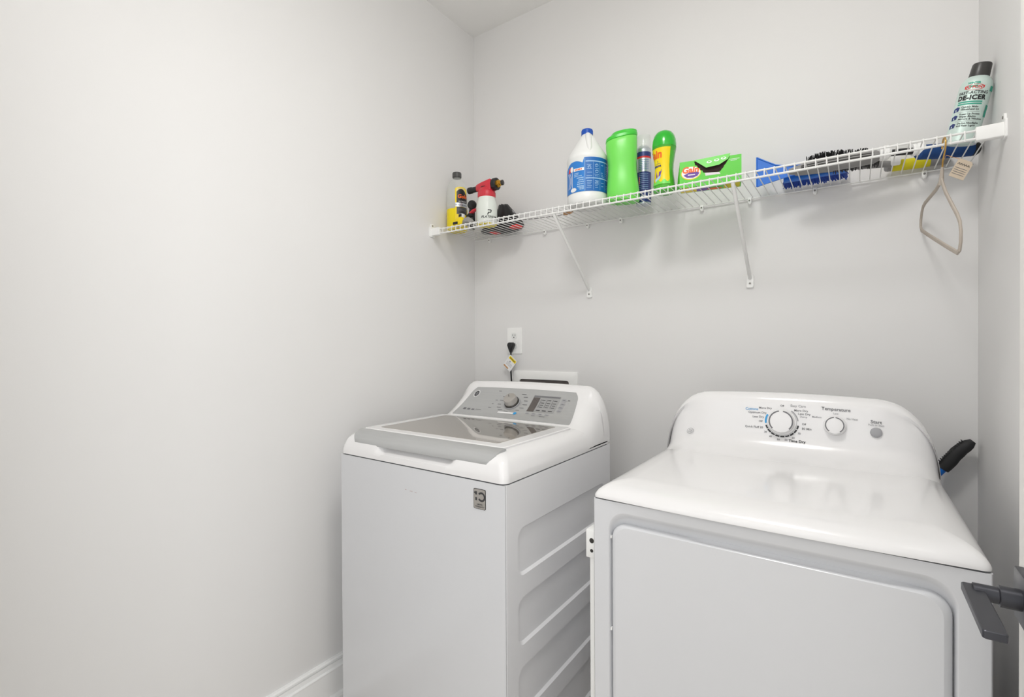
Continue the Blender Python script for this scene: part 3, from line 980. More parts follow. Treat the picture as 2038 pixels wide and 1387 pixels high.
# end brackets
def end_bracket(xw, s):
    z = sz(xw)
    bm = bmesh.new()
    lo = rrect(SHD - 0.018, SHD + 0.016, z - 0.036, z + 0.008, 0.004, 3)
    loft(bm, [[(xw, a, b) for a, b in lo], [(xw + s * 0.004, a, b) for a, b in lo]])
    lo = rrect(SHD - 0.009, SHD + 0.008, z - 0.031, z + 0.003, 0.003, 3)
    loft(bm, [[(xw + s * 0.003, a, b) for a, b in lo], [(xw + s * 0.052, a, b) for a, b in lo]])
    # screw ear rising at the wall
    lo = rrect(SHD - 0.010, SHD + 0.012, z + 0.000, z + 0.024, 0.009, 5)
    loft(bm, [[(xw, a, b) for a, b in lo], [(xw + s * 0.0045, a, b) for a, b in lo]])
    e = finish('end_bracket', bm, M['wplast'], shelf)
    bm = bmesh.new(); tube(bm, [(xw + s * 0.004, SHD, z + 0.015), (xw + s * 0.006, SHD, z + 0.015)], 0.0035, 10); finish('bracket_screw', bm, M['screw'], e)
end_bracket(0.0, 1); end_bracket(W, -1)
for x, zb in ((0.640, 1.530), (1.270, 1.528)):
    bm = bmesh.new()
    z = sz(x)
    p0, p1 = Vector((x, SHD + 0.003, z - 0.030)), Vector((x, -0.006, zb))
    tube(bm, [p0 + Vector((0, -0.001, 0.010)), p0, p1], [0.0075, 0.0075, 0.0075], 14, flat=(0.8, 1.0))
    br = finish('support_brace', bm, M['wire'], shelf)
    br['label'] = 'slanted white support brace of the shelf'
    bm = bmesh.new()
    lo = rrect(x - 0.012, x + 0.012, zb - 0.035, zb + 0.012, 0.005, 3)
    loft(bm, [[(a, 0.0, b) for a, b in lo], [(a, -0.006, b) for a, b in lo], [(a, -0.008, b) for a, b in shrink(lo, 0.002)]])
    finish('brace_foot', bm, M['wplast'], br)
    bm = bmesh.new(); tube(bm, [(x, -0.0075, zb - 0.019), (x, -0.0095, zb - 0.019)], 0.0036, 10); finish('brace_screw', bm, M['screw'], br)
DECK = 0.0022   # top of the deck wires above sz(x)

# ------------------------------------------------------------------ outlet, plug, recessed box
outl = thing('wall_outlet', 'white wall outlet above the washer with a black plug in it', 'outlet', (0.245, 0, 1.315))
bm = bmesh.new(); lo = rrect(0.204, 0.287, 1.252, 1.376, 0.004, 3)
loft(bm, [[(a, 0, b) for a, b in lo], [(a, -0.004, b) for a, b in lo], [(a, -0.006, b) for a, b in shrink(lo, 0.003)]])
finish('cover_plate', bm, M['wplast'], outl)
for zc in (1.338, 1.290):
    bm = bmesh.new()
    lo = [(0.2455 + 0.017 * cos(2 * pi * i / 24), zc + max(-0.0135, min(0.0135, 0.017 * sin(2 * pi * i / 24)))) for i in range(24)]
    loft(bm, [[(a, -0.005, b) for a, b in lo], [(a, -0.0085, b) for a, b in lo]])
    soc = finish('socket', bm, M['hdpe'], outl)
    bm = bmesh.new()
    for ddx, hh in ((-0.0065, 0.0045), (0.0065, 0.0038)):
        box(bm, 0.2455 + ddx - 0.0011, 0.2455 + ddx + 0.0011, -0.0089, -0.0080, zc + 0.003 - hh, zc + 0.003 + hh)
    tube(bm, [(0.2455, -0.0089, zc - 0.0075), (0.2455, -0.0080, zc - 0.0075)], 0.0026, 10)
    finish('slot', bm, M['ink'], soc)
plug = thing('power_cord', 'black plug and cord hanging down behind the washer with a hang tag', 'cord', (0.237, -0.02, 1.29))
bm = bmesh.new()
rings = []
for z, wxx, yy in ((1.306, 0.011, 0.010), (1.301, 0.0165, 0.013), (1.292, 0.0175, 0.014), (1.280, 0.0135, 0.012), (1.268, 0.0085, 0.009), (1.258, 0.0052, 0.006)):
    lo = rrect(-wxx, wxx, -yy, yy, min(wxx, yy) * 0.6, 4)
    rings.append([(0.240 + a - (1.306 - z) * 0.03, -0.0235 + b, z) for a, b in lo])
loft(bm, rings)
finish('plug', bm, M['black'], plug)
bm = bmesh.new()
tube(bm, [(0.2385, -0.0235, 1.262), (0.2375, -0.024, 1.235), (0.236, -0.024, 1.19), (0.240, -0.024, 1.14), (0.247, -0.026, 1.08), (0.262, -0.045, 0.95), (0.30, -0.10, 0.70), (0.34, -0.15, 0.5), (0.36, -0.2525, 0.40)], 0.0038, 8)
finish('cord', bm, M['black'], plug)
tagm = plane_map((0.238, -0.031, 1.208), (cos(radians(-40)), 0, sin(radians(-40))), (-sin(radians(-40)), 0, cos(radians(-40))))
bm = bmesh.new()
lo = rrect(-0.026, 0.026, -0.033, 0.033, 0.004, 3)
loft(bm, [[tagm(a, b, -0.0004) for a, b in lo], [tagm(a, b, 0.0004) for a, b in lo]])
tg = finish('hang_tag', bm, M['inkw'], plug)
bm = bmesh.new(); patch(bm, lambda a, b: tagm(a, b, 0.0008), -0.021, 0.024, 0.015, 0.029); finish('warning_band', bm, M['orange'] if False else M['yellowp'], tg, recalc=False)
bm = bmesh.new(); patch(bm, lambda a, b: tagm(a, b, 0.0011), -0.016, 0.018, 0.020, 0.0235); finish('warning_word', bm, M['ink'], tg, recalc=False)
bm = bmesh.new(); patch(bm, lambda a, b: tagm(a, b, 0.0008), -0.024, 0.008, -0.031, -0.024); finish('lower_band', bm, M['tan'], tg, recalc=False)
bm = bmesh.new()
shape(bm, lambda a, b: tagm(a, b, 0.0009), disc_pts(-0.004, 0.006, 0.004, 10))
for yy in (-0.002, -0.008, -0.014):
    patch(bm, lambda a, b: tagm(a, b, 0.0009), -0.018, 0.018, yy - 0.0007, yy + 0.0007)
finish('tag_print', bm, M['inkl'], tg, recalc=False)

ub = thing('washer_outlet_box', 'white recessed washer hookup box frame on the wall behind the washer', 'outlet box', (0.41, 0, 1.06))
bm = bmesh.new()
lo = rrect(0.242, 0.582, 0.93, 1.172, 0.008, 4)
li = rrect(0.276, 0.540, 0.965, 1.134, 0.012, 4)
vs0 = [bm.verts.new((a, 0, b)) for a, b in lo]
vs1 = [bm.verts.new((a, -0.006, b)) for a, b in lo]
vs2 = [bm.verts.new((a, -0.008, b)) for a, b in shrink(lo, 0.003)]
vi = [bm.verts.new((a, -0.008, b)) for a, b in li]
vb = [bm.verts.new((a, -0.0006, b)) for a, b in li]
nn_ = len(lo)
for A, B in ((vs0, vs1), (vs1, vs2), (vs2, vi), (vi, vb)):
    for i in range(nn_):
        j = (i + 1) % nn_
        bm.faces.new((A[i], A[j], B[j], B[i]))
finish('frame', bm, M['wplast'], ub)
bm = bmesh.new(); bm.faces.new([bm.verts.new((a, -0.0008, b)) for a, b in li]); finish('box_interior', bm, M['lcd'], ub, recalc=False)
for x, m_ in ((0.34, 'redp'), (0.47, 'bluecap')):
    bm = bmesh.new(); tube(bm, [(x, -0.001, 1.00), (x, -0.03, 1.00)], 0.010, 12); box(bm, x - 0.018, x + 0.018, -0.036, -0.028, 0.995, 1.005, 0.002)
    finish('valve', bm, M[m_], ub)

# ------------------------------------------------------------------ things on the shelf
CAMX, CAMY = 1.5723, -1.9146
def facing(x, y):
    return atan2(CAMY - y, CAMX - x)

# --- clear wash bottle
bx, by = 0.058, -0.197
b1 = thing('car_wash_bottle', 'clear bottle with yellow liquid and dark cap at the left shelf end', 'bottle', (bx, by, sz(bx) + DECK))
P = [(0.040, 0.0), (0.047, 0.004), (0.0485, 0.012), (0.0485, 0.175), (0.0475, 0.190), (0.043, 0.208), (0.034, 0.226), (0.023, 0.240), (0.0175, 0.247), (0.0165, 0.256)]
bm = bmesh.new(); lathe(bm, [(0.0485, 0.098)] + P[3:], 36, cap0=False, cap1=False); finish('clear_body', bm, M['clear'], b1, local=True)
PI_ = [(0.040, 0.0), (0.047, 0.004), (0.0485, 0.012), (0.0485, 0.0978)]
bm = bmesh.new(); lathe(bm, PI_, 36); lq = finish('liquid', bm, M['yellow'], b1, local=True); lq['label'] = 'bright yellow liquid filling the lower third'
bm = bmesh.new(); lathe(bm, [(0.0195, 0.248), (0.0205, 0.250), (0.0205, 0.270), (0.0195, 0.273), (0.012, 0.274)], 28)
cp1 = finish('cap', bm, M['charcoal'], b1, local=True)
bm = bmesh.new()
for i in range(28):
    a = 2 * pi * i / 28
    tube(bm, [(0.0205 * cos(a), 0.0205 * sin(a), 0.251), (0.0205 * cos(a), 0.0205 * sin(a), 0.270)], 0.0007, 4)
finish('cap_ridges', bm, M['charcoal'], cp1, local=True)
th = facing(bx, by)
LW = wrap(P, th + radians(26), 0.0006)
LW2 = wrap(P, th + radians(26), 0.0011); LW3 = wrap(P, th + radians(26), 0.0015)
lab = bmesh.new()
sub(lab, LW, [(-0.031 + 0.062 * i / 14, 0.045, 0.196 - 0.010 * abs(i - 7) / 7 ** 1.0 * (abs(i - 7) / 7) ** 2) for i in range(15)])
lb = finish('label', lab, M['yellowp'], b1, local=True, recalc=False)
bm = bmesh.new()
sub(bm, LW2, [(-0.024 + 0.055 * i / 14, 0.122, 0.150 + 0.036 * sin(pi * min(1, (i + 3) / 17)) ** 0.8) for i in range(15)])
finish('label_black_top', bm, M['black'], lb, local=True, recalc=False)
bm = bmesh.new(); sub(bm, LW2, [(-0.031 + 0.062 * i / 10, 0.104, 0.122) for i in range(11)]); finish('label_silver_band', bm, M['silver'], lb, local=True, recalc=False)
bm = bmesh.new(); sub(bm, LW2, [(-0.024 + 0.055 * i / 10, 0.070, 0.103) for i in range(11)]); finish('label_black_foot', bm, M['charcoal'], lb, local=True, recalc=False)
text(lb, 'Gold', 0.024, M['orange'], LW3, 0.003, 0.151, bold=0.0008, shear=0.2, local=True)
text(lb, 'ULTIMATE', 0.0085, M['inkw'], LW3, 0.003, 0.128, local=True, shear=0.2)
text(lb, 'WASH & WAX', 0.0095, M['ink'], LW3, 0.0, 0.112, local=True)
bm = bmesh.new()
for zz in (0.096, 0.091, 0.086): patch(bm, LW3, -0.018, 0.024, zz, zz + 0.0015, 6, 1)
finish('label_small_print', bm, M['inkg'], lb, local=True, recalc=False)

# --- foam sprayer
fx, fy = 0.243, -0.210
fs = thing('foam_sprayer', 'white foam sprayer bottle with red head and brass connector', 'sprayer', (fx, fy, sz(fx) + DECK))
P = [(0.040, 0.0), (0.045, 0.003), (0.0465, 0.010), (0.0465, 0.078), (0.045, 0.092), (0.041, 0.106), (0.038, 0.116), (0.0375, 0.126), (0.037, 0.130)]
bm = bmesh.new(); lathe(bm, P, 36); finish('bottle', bm, M['frost'], fs, local=True)
bm = bmesh.new(); lathe(bm, [(0.0455, 0.0042), (0.0440, 0.0012), (0.0400, -0.0006)], 36); fl = finish('yellow_bottom', bm, M['yellow'], fs, local=True)
bm = bmesh.new()
lathe(bm, [(0.0375, 0.121), (0.039, 0.124), (0.0385, 0.146), (0.034, 0.156), (0.029, 0.162)], 32)
hd = finish('red_collar', bm, M['red'], fs, local=True)
bm = bmesh.new()
for i in range(30):
    a = 2 * pi * i / 30
    tube(bm, [(0.0392 * cos(a), 0.0392 * sin(a), 0.126), (0.0389 * cos(a), 0.0389 * sin(a), 0.144)], 0.0008, 4)
finish('collar_ridges', bm, M['red'], hd, local=True)
bm = bmesh.new()
rings = []
for x, w_, z0, z1 in ((-0.052, 0.012, 0.160, 0.184), (-0.048, 0.015, 0.156, 0.188), (-0.02, 0.020, 0.150, 0.192), (0.01, 0.023, 0.147, 0.195), (0.030, 0.023, 0.146, 0.198), (0.036, 0.020, 0.149, 0.195)):
    rings.append([(x, a, b) for a, b in rrect(-w_, w_, z0, z1, 0.008, 4)])
loft(bm, rings)
finish('spray_head', bm, M['red'], fs, local=True)
bm = bmesh.new(); box(bm, -0.014, 0.010, -0.0235, -0.0215, 0.1680, 0.1705, 0.0008); finish('head_slot', bm, M['black'], fs, local=True)
bm = bmesh.new()
tube(bm, [(-0.048, 0, 0.172), (-0.075, 0, 0.172), (-0.080, 0, 0.172), (-0.084, 0, 0.172), (-0.102, 0, 0.172), (-0.104, 0, 0.172)], [0.0125, 0.0125, 0.0125, 0.0145, 0.0145, 0.012], 18)
finish('nozzle', bm, M['black'], fs, local=True)
bm = bmesh.new()
tube(bm, [(0.034, 0, 0.174), (0.040, 0, 0.174), (0.042, 0, 0.174), (0.058, 0, 0.174), (0.061, 0, 0.174)], [0.021, 0.025, 0.0265, 0.0265, 0.023], 12)
nut = finish('connector_nut', bm, M['black'], fs, local=True)
bm = bmesh.new(); tube(bm, [(0.060, 0, 0.174), (0.066, 0, 0.174), (0.067, 0, 0.174), (0.074, 0, 0.174), (0.075, 0, 0.174), (0.084, 0, 0.174)], [0.017, 0.017, 0.014, 0.014, 0.010, 0.010], 6)
finish('brass_fitting', bm, M['brass'], fs, local=True)
bm = bmesh.new(); tube(bm, [(0.083, 0, 0.174), (0.089, 0, 0.174), (0.090, 0, 0.174)], [0.0115, 0.0115, 0.009], 14); finish('connector_tip', bm, M['knobd'], fs, local=True)
th = facing(fx, fy)
L2 = wrap(P, th + radians(14), 0.0006)
text(fs, 'PLATINUM', 0.0148, M['black'], L2, 0.0, 0.028, bold=0.00025, shear=0.3, local=True, sx=1.05)
bm = bmesh.new()
for poly in ([(-0.010, 0.037), (-0.005, 0.037), (-0.001, 0.049), (-0.006, 0.049)], [(-0.008, 0.056), (0.006, 0.056), (0.004, 0.060), (-0.006, 0.060)],
             [(0.003, 0.060), (0.006, 0.056), (0.010, 0.056), (0.008, 0.060)], [(0.004, 0.046), (0.008, 0.047), (0.011, 0.056), (0.006, 0.056)], [(-0.003, 0.045), (0.005, 0.045), (0.006, 0.049), (-0.002, 0.049)]):
    shape(bm, L2, poly)
em = finish('emblem', bm, M['black'], fs, local=True, recalc=False); em['label'] = 'black angular P emblem'

# --- hose nozzle (black and red) behind the wash bottle and sprayer
nx, ny = 0.146, -0.196
nz = thing('hose_nozzle', 'black and red hose nozzle lying behind the clear bottle', 'hose nozzle', (nx, ny, sz(nx) + DECK))
bm = bmesh.new()
tube(bm, [(-0.004, 0.003, 0.107), (0.002, -0.002, 0.108), (0.010, -0.009, 0.108), (0.014, -0.012, 0.107)], [0.015, 0.0205, 0.0205, 0.015], 18)
finish('spray_face', bm, M['black'], nz, local=True)
bm = bmesh.new(); tube(bm, [(0.0, 0.0, 0.0), (0.0, 0.0, 0.004), (0.0, 0.0, 0.060), (0.0, 0.002, 0.085), (0.0, 0.002, 0.102)], [0.013, 0.016, 0.0155, 0.014, 0.012], 14); finish('barrel', bm, M['black'], nz, local=True)
bm = bmesh.new(); tube(bm, [(0.034, -0.012, 0.082), (0.018, -0.012, 0.077), (0.002, -0.010, 0.068)], [0.006, 0.008, 0.008], 10, flat=(1, 1.3)); finish('trigger', bm, M['red'], nz, local=True)
bm = bmesh.new(); tube(bm, [(-0.016, -0.014, 0.058), (0.0, -0.017, 0.062), (0.018, -0.017, 0.060)], [0.006, 0.0085, 0.006], 10); finish('dial_ring', bm, M['rubber'], nz, local=True)

# --- yellow packet with grey cloth at the shelf front
yx, yy_ = 0.140, -0.262
yp = thing('yellow_mitt', 'yellow packet with black tab and grey cloth in front of the clear bottle', 'cloth', (yx, yy_, sz(yx) + DECK))
bm = bmesh.new()
rings = []
for x, w_, z1 in ((-0.036, 0.010, 0.018), (-0.031, 0.018, 0.030), (-0.010, 0.023, 0.040), (0.008, 0.022, 0.042), (0.020, 0.018, 0.032), (0.025, 0.010, 0.018)):
    rings.append([(x, a, b) for a, b in rrect(-w_, w_, 0.0, z1, min(w_, z1 / 2) * 0.7, 4)])
loft(bm, rings); finish('yellow_body', bm, M['yellowp'], yp, local=True)
bm = bmesh.new(); box(bm, -0.030, -0.002, -0.0250, -0.0215, 0.008, 0.019, 0.002); finish('black_slot', bm, M['black'], yp, local=True)
bm = bmesh.new(); box(bm, -0.008, 0.014, -0.012, 0.010, 0.038, 0.056, 0.004); finish('tab', bm, M['inkw'], yp, local=True)
bm = bmesh.new(); box(bm, -0.005, 0.012, -0.0135, -0.0115, 0.041, 0.053, 0.001); finish('tab_face', bm, M['black'], yp, local=True)
bm = bmesh.new()
random.seed(3)
rings = []
for i in range(10):
    t = i / 9
    h = 0.028 * sin(pi * (0.12 + 0.80 * t)) + 0.006
    w_ = 0.006 + 0.020 * sin(pi * (0.1 + 0.8 * t))
    ring_ = []
    for k in range(14):
        a = 2 * pi * k / 14
        rr = 1 + 0.12 * random.uniform(-1, 1)
        ring_.append((0.020 + 0.052 * t, -0.006 + w_ * cos(a) * rr, max(0.0, h / 2 + h / 2 * sin(a) * rr)))
    rings.append(ring_)
loft(bm, rings); finish('grey_cloth', bm, M['grey'], yp, local=True)

# --- black plastic bag behind the sprayer
gx, gy = 0.230, -0.086
bg = thing('plastic_bag', 'crumpled black plastic bag with white letters behind the foam sprayer', 'bag', (gx, gy, sz(gx) + DECK))
bm = bmesh.new()
random.seed(11)
rings = []
N = 40
fold = [random.uniform(-1, 1) for _ in range(N)]
for z, rx_, ry_, ox in ((0.0, 0.100, 0.050, 0.0), (0.004, 0.112, 0.060, 0.002), (0.016, 0.112, 0.062, 0.004), (0.034, 0.098, 0.056, 0.010), (0.054, 0.078, 0.048, 0.014), (0.074, 0.058, 0.040, 0.018), (0.092, 0.042, 0.032, 0.020), (0.106, 0.031, 0.026, 0.018), (0.116, 0.026, 0.022, 0.014), (0.120, 0.016, 0.014, 0.010)):
    rings.append([(ox + rx_ * (1 + 0.09 * fold[k] * min(1, z / 0.02)) * cos(2 * pi * k / N), ry_ * (1 + 0.09 * fold[k] * min(1, z / 0.02)) * sin(2 * pi * k / N), z + 0.003 * fold[(k * 3) % N] * (1 if z > 0.005 else 0)) for k in range(N)])
loft(bm, rings); finish('bag_body', bm, M['bagblack'], bg, local=True, sharp=60)
def LB(a, b, d=0.0):
    # lettering lies on the bag's right front flank
    t = (b - 0.016) / 0.090
    th_ = facing(gx, gy) + radians(24) + a / 0.06
    rx_, ry_, ox = 0.112 - 0.081 * t, 0.062 - 0.036 * t, 0.004 + 0.030 * t
    return Vector((ox + (rx_ * 1.10 + 0.003) * cos(th_), (ry_ * 1.10 + 0.003) * sin(th_), b))
text(bg, 'S', 0.022, M['inkl'], LB, -0.004, 0.046, bold=0.0008, local=True)
text(bg, 'K', 0.018, M['inkl'], LB, 0.004, 0.074, bold=0.0006, local=True)
for x0_, x1_, y0_, y1_ in ((-0.060, -0.025, -0.020, 0.035), (0.075, 0.118, -0.040, 0.004)):
    bm = bmesh.new(); box(bm, x0_, x1_, y0_, y1_, -0.0012, 0.009, 0.002)
    finish('red_lining', bm, M['redp'], bg, local=True)

# --- small tan card tag with string on the deck
tx, ty = 0.636, -0.188
tc = thing('card_tag', 'small tan card tag with dark string lying beside the bleach jug', 'tag', (tx, ty, sz(tx) + DECK))
cardp = ((-0.026, 0.012), (-0.006, -0.026), (0.026, -0.026), (0.030, -0.010), (0.022, 0.006), (-0.018, 0.024))
bm = bmesh.new()
loft(bm, [[(a, b, 0.0) for a, b in cardp], [(a, b, 0.0012) for a, b in cardp]])
finish('card', bm, M['tan'], tc, local=True)
bm = bmesh.new(); tube(bm, [(-0.018, 0.012, 0.001), (-0.05, 0.012, 0.0012), (-0.11, 0.004, 0.0012), (-0.18, -0.012, 0.0012), (-0.235, -0.020, 0.0012)], 0.0012, 6); finish('string', bm, M['charcoal'], tc, local=True)

# --- bleach jug
jx, jy = 0.738, -0.218
jg = thing('bleach_jug', 'white bleach jug with blue label and blue cap', 'jug', (jx, jy, sz(jx) + DECK))
P = [(0.066, 0.0), (0.073, 0.003), (0.0765, 0.012), (0.0770, 0.030), (0.0760, 0.032), (0.0760, 0.166), (0.0772, 0.169), (0.0772, 0.177), (0.0745, 0.186), (0.068, 0.197), (0.052, 0.223), (0.037, 0.248), (0.0265, 0.264), (0.0205, 0.271), (0.0190, 0.280)]
bm = bmesh.new(); lathe(bm, P, 48); finish('jug_body', bm, M['hdpe'], jg, local=True)
bm = bmesh.new(); lathe(bm, [(0.0200, 0.274), (0.0215, 0.275), (0.0215, 0.291), (0.0205, 0.294), (0.012, 0.2945)], 30)
jc = finish('cap', bm, M['bluecap'], jg, local=True)
bm = bmesh.new()
for i in range(36):
    a = 2 * pi * i / 36
    tube(bm, [(0.0215 * cos(a), 0.0215 * sin(a), 0.276), (0.0215 * cos(a), 0.0215 * sin(a), 0.290)], 0.0006, 4)
finish('cap_ridges', bm, M['bluecap'], jc, local=True)
th = facing(jx, jy)
hp_ = []
ha = th + radians(8)
for r, z in ((0.013, 0.270), (0.021, 0.264), (0.031, 0.248), (0.045, 0.226), (0.060, 0.204), (0.068, 0.190)):
    hp_.append(((r + 0.002) * cos(ha), (r + 0.002) * sin(ha), z))
bm = bmesh.new(); tube(bm, hp_, [0.010, 0.012, 0.012, 0.011, 0.009, 0.003], 14); finish('handle', bm, M['hdpe'], jg, local=True)
LJ, LJ2, LJ3 = wrap(P, th, 0.0007), wrap(P, th, 0.0013), wrap(P, th, 0.0018)
bm = bmesh.new()
pts = []
for i in range(41):
    x = -0.115 + 0.230 * i / 40
    hi = 0.165 if x > -0.012 else 0.137 + 0.018 * max(0, sin((x + 0.10) * 38)) + 0.010 * max(0, (x + 0.055) / 0.043)
    pts.append((x, 0.040, min(0.165, hi)))
sub(bm, LJ, pts); jl = finish('label', bm, M['bluelab'], jg, local=True, recalc=False)
bm = bmesh.new(); sub(bm, LJ2, [(-0.008 + 0.120 * i / 20, 0.041, 0.1635) for i in range(21)]); finish('label_back_panel', bm, M['bluelab2'], jl, local=True, recalc=False)
bm = bmesh.new()
sub(bm, LJ3, [(-0.006 + 0.115 * i / 16, 0.147, 0.151) for i in range(17)])
sub(bm, LJ3, [(-0.006 + 0.115 * i / 16, 0.085, 0.0885) for i in range(17)])
sub(bm, LJ3, [(-0.0095 + 0.0014 * i, 0.041, 0.164) for i in range(2)])
for x in (0.022, 0.048, 0.072):
    sub(bm, LJ3, [(x + 0.0008 * i, 0.044, 0.146) for i in range(2)])
finish('panel_rules', bm, M['paleblue'], jl, local=True, recalc=False)
bm = bmesh.new(); sub(bm, LJ3, [(-0.054 + 0.042 * i / 6, 0.1175, 0.1275) for i in range(7)]); finish('white_bar', bm, M['inkw'], jl, local=True, recalc=False)
bm = bmesh.new()
random.seed(5)
for k in range(5):
    x = -0.048 + 0.006 * k
    patch(bm, wrap(P, th, 0.0022), x, x + 0.004, 0.120, 0.125)
finish('bar_symbols', bm, M['orange'], jl, local=True, recalc=False)
bm = bmesh.new()
for zz, l in ((0.0905, 0.027), (0.0830, 0.021), (0.0755, 0.024), (0.0680, 0.026), (0.0600, 0.026), (0.0545, 0.020), (0.049, 0.016)):
    x = -0.013 - l
    while x < -0.013:
        w_ = random.uniform(0.002, 0.004)
        patch(bm, LJ3, x, min(-0.013, x + w_), zz - 0.0022, zz + 0.0022); x += w_ + 0.0009
for zz, l in ((0.109, 0.020), (0.1035, 0.018), (0.098, 0.032)):
    patch(bm, LJ3, -0.052, -0.052 + l, zz - 0.0012, zz + 0.0012, 4, 1)
finish('label_words', bm, M['paleblue'], jl, local=True, recalc=False)
bm = bmesh.new()
for zz in (0.135, 0.128, 0.121, 0.114, 0.107, 0.100, 0.094, 0.076, 0.070, 0.064, 0.058, 0.052):
    for x0_, l in ((-0.003, 0.021), (0.026, 0.018), (0.052, 0.016), (0.076, 0.018)):
        if random.random() < 0.75: patch(bm, LJ3, x0_ + random.uniform(0, 0.004), x0_ + l * random.uniform(0.6, 1), zz, zz + 0.0016, 3, 1)
for cx, cy in ((0.036, 0.134), (0.036, 0.112), (0.036, 0.070), (0.008, 0.127)):
    arc_band(bm, LJ3, cx, cy, 0.0045, 0.0058, 0, 2 * pi, 14)
finish('panel_print', bm, M['paleblue'], jl, local=True, recalc=False)
bm = bmesh.new()
shape(bm, LJ2, [(-0.088, 0.118), (-0.074, 0.118), (-0.068, 0.124), (-0.072, 0.139), (-0.081, 0.133)])
finish('red_chevron', bm, M['redp'], jl, local=True, recalc=False)
bm = bmesh.new(); shape(bm, LJ3, disc_pts(-0.064, 0.128, 0.008, 16, 1.3)); sub(bm, LJ3, [(-0.0625 + 0.0022 * i, 0.050, 0.122) for i in range(2)])
shape(bm, LJ3, disc_pts(-0.056, 0.050, 0.014, 16, 0.55))
for q in range(3):
    for i in range(8):
        t0, t1 = i / 8, (i + 1) / 8
        f = lambda t: (-0.076 - 0.006 * q + 0.010 * sin(pi * t), 0.058 + 0.058 * t)
        a, b_ = f(t0), f(t1)
        shape(bm, LJ3, [a, (a[0] + 0.0018, a[1]), (b_[0] + 0.0018, b_[1]), b_])
finish('white_swoosh', bm, M['inkw'], jl, local=True, recalc=False)

# --- green detergent jug
qx, qy = 0.874, -0.203
gj = thing('detergent_jug', 'plain bright green detergent jug with darker green lid', 'jug', (qx, qy, sz(qx) + DECK), (0, 0, facing(qx, qy) + pi / 2))
# local frame: +x across the view, -y to the viewer
def gj_ring(z, hw, hd, ox=0.0, p=2.6, n=40, slant=0.0):
    out = []
    for i in range(n):
        a = 2 * pi * i / n
        c_, s_ = cos(a), sin(a)
        x = abs(c_) ** (2 / p) * (1 if c_ > 0 else -1) * hw
        y = abs(s_) ** (2 / p) * (1 if s_ > 0 else -1) * hd
        out.append((ox + x, y, z + slant * (ox + x)))
    return out
bm = bmesh.new()
prof = [(0.0, 0.050, 0.036, 0.004), (0.003, 0.056, 0.042, 0.004), (0.012, 0.0585, 0.044, 0.003), (0.040, 0.0585, 0.044, 0.001), (0.065, 0.0565, 0.0435, 0.000), (0.090, 0.0540, 0.041, -0.0005), (0.115, 0.0520, 0.039, -0.001),
        (0.140, 0.0520, 0.0390, -0.001), (0.165, 0.0540, 0.041, -0.002), (0.190, 0.0555, 0.0415, -0.003), (0.210, 0.0565, 0.041, -0.004), (0.222, 0.0565, 0.040, -0.004), (0.2285, 0.055, 0.038, -0.004)]
loft(bm, [gj_ring(z, a, b_, o_, slant=0.16 * max(0, (z - 0.12) / 0.11)) for z, a, b_, o_ in prof])
finish('jug_body', bm, M['greenj'], gj, local=True)
bm = bmesh.new()
loft(bm, [gj_ring(z, a, b_, o_, slant=0.16) for z, a, b_, o_ in ((0.2290, 0.0555, 0.0385, -0.004), (0.231, 0.057, 0.040, -0.004), (0.240, 0.0565, 0.0395, -0.003), (0.243, 0.054, 0.037, -0.002))] +
     [gj_ring(z, a, b_, o_, slant=0.10) for z, a, b_, o_ in ((0.246, 0.048, 0.034, 0.004), (0.252, 0.046, 0.033, 0.006), (0.256, 0.041, 0.029, 0.006), (0.2575, 0.030, 0.020, 0.006))])
finish('lid', bm, M['greenl'], gj, local=True)
bm = bmesh.new(); loft(bm, [[(0.0575 + (0.0012 if k in (1, 2) else 0.0), y, z) for k, (y, z) in enumerate(((-0.012, 0.040), (-0.012, 0.150), (0.012, 0.150), (0.012, 0.040)))], [(0.0592, y, z) for y, z in ((-0.010, 0.045), (-0.010, 0.145), (0.010, 0.145), (0.010, 0.045))]])
finish('side_label', bm, M['purple'], gj, local=True)
bm = bmesh.new(); box(bm, 0.0585, 0.0600, -0.011, 0.008, 0.060, 0.085, 0.0005); finish('label_patch', bm, M['orange'], gj, local=True)

# --- spray can with clear cap
sx_, sy_ = 0.924, -0.122
sc = thing('spray_can', 'slim navy and white spray can with clear cap', 'can', (sx_, sy_, sz(sx_) + DECK))
P = [(0.0225, 0.0), (0.0265, 0.001), (0.0275, 0.004), (0.0271, 0.007), (0.0271, 0.196), (0.0276, 0.199), (0.0260, 0.206), (0.021, 0.215), (0.019, 0.218)]
bm = bmesh.new(); lathe(bm, P, 32); finish('can_body', bm, M['silver'], sc, local=True)
bm = bmesh.new(); lathe(bm, [(0.0265, 0.207), (0.0272, 0.208), (0.0260, 0.252), (0.0245, 0.258), (0.012, 0.2595)], 28); finish('clear_cap', bm, M['clear'], sc, local=True)
bm = bmesh.new(); lathe(bm, [(0.008, 0.217), (0.008, 0.228), (0.006, 0.232)], 14); finish('spray_button', bm, M['wplast'], sc, local=True)
th = facing(sx_, sy_)
PC = [(0.0271, 0.0), (0.0271, 0.30)]
ZC = lambda f: (lambda a, b, d=0.0: f(a, b * 1.13 if b <= 0.172 else b, d))
L1, L1b, L1c = ZC(wrap(PC, th, 0.0004)), ZC(wrap(PC, th, 0.0008)), ZC(wrap(PC, th, 0.0012))
def full(bm, mf, z0, z1, a0=-0.075, a1=0.075, n=30):
    sub(bm, mf, [(a0 + (a1 - a0) * i / n, z0, z1) for i in range(n + 1)])
bm = bmesh.new(); full(bm, L1, 0.006, 0.105); finish('navy_wrap', bm, M['navy'], sc, local=True, recalc=False)
bm = bmesh.new(); full(bm, L1, 0.105, 0.150); finish('white_panel', bm, M['mint'] if False else M['silver'], sc, local=True, recalc=False)
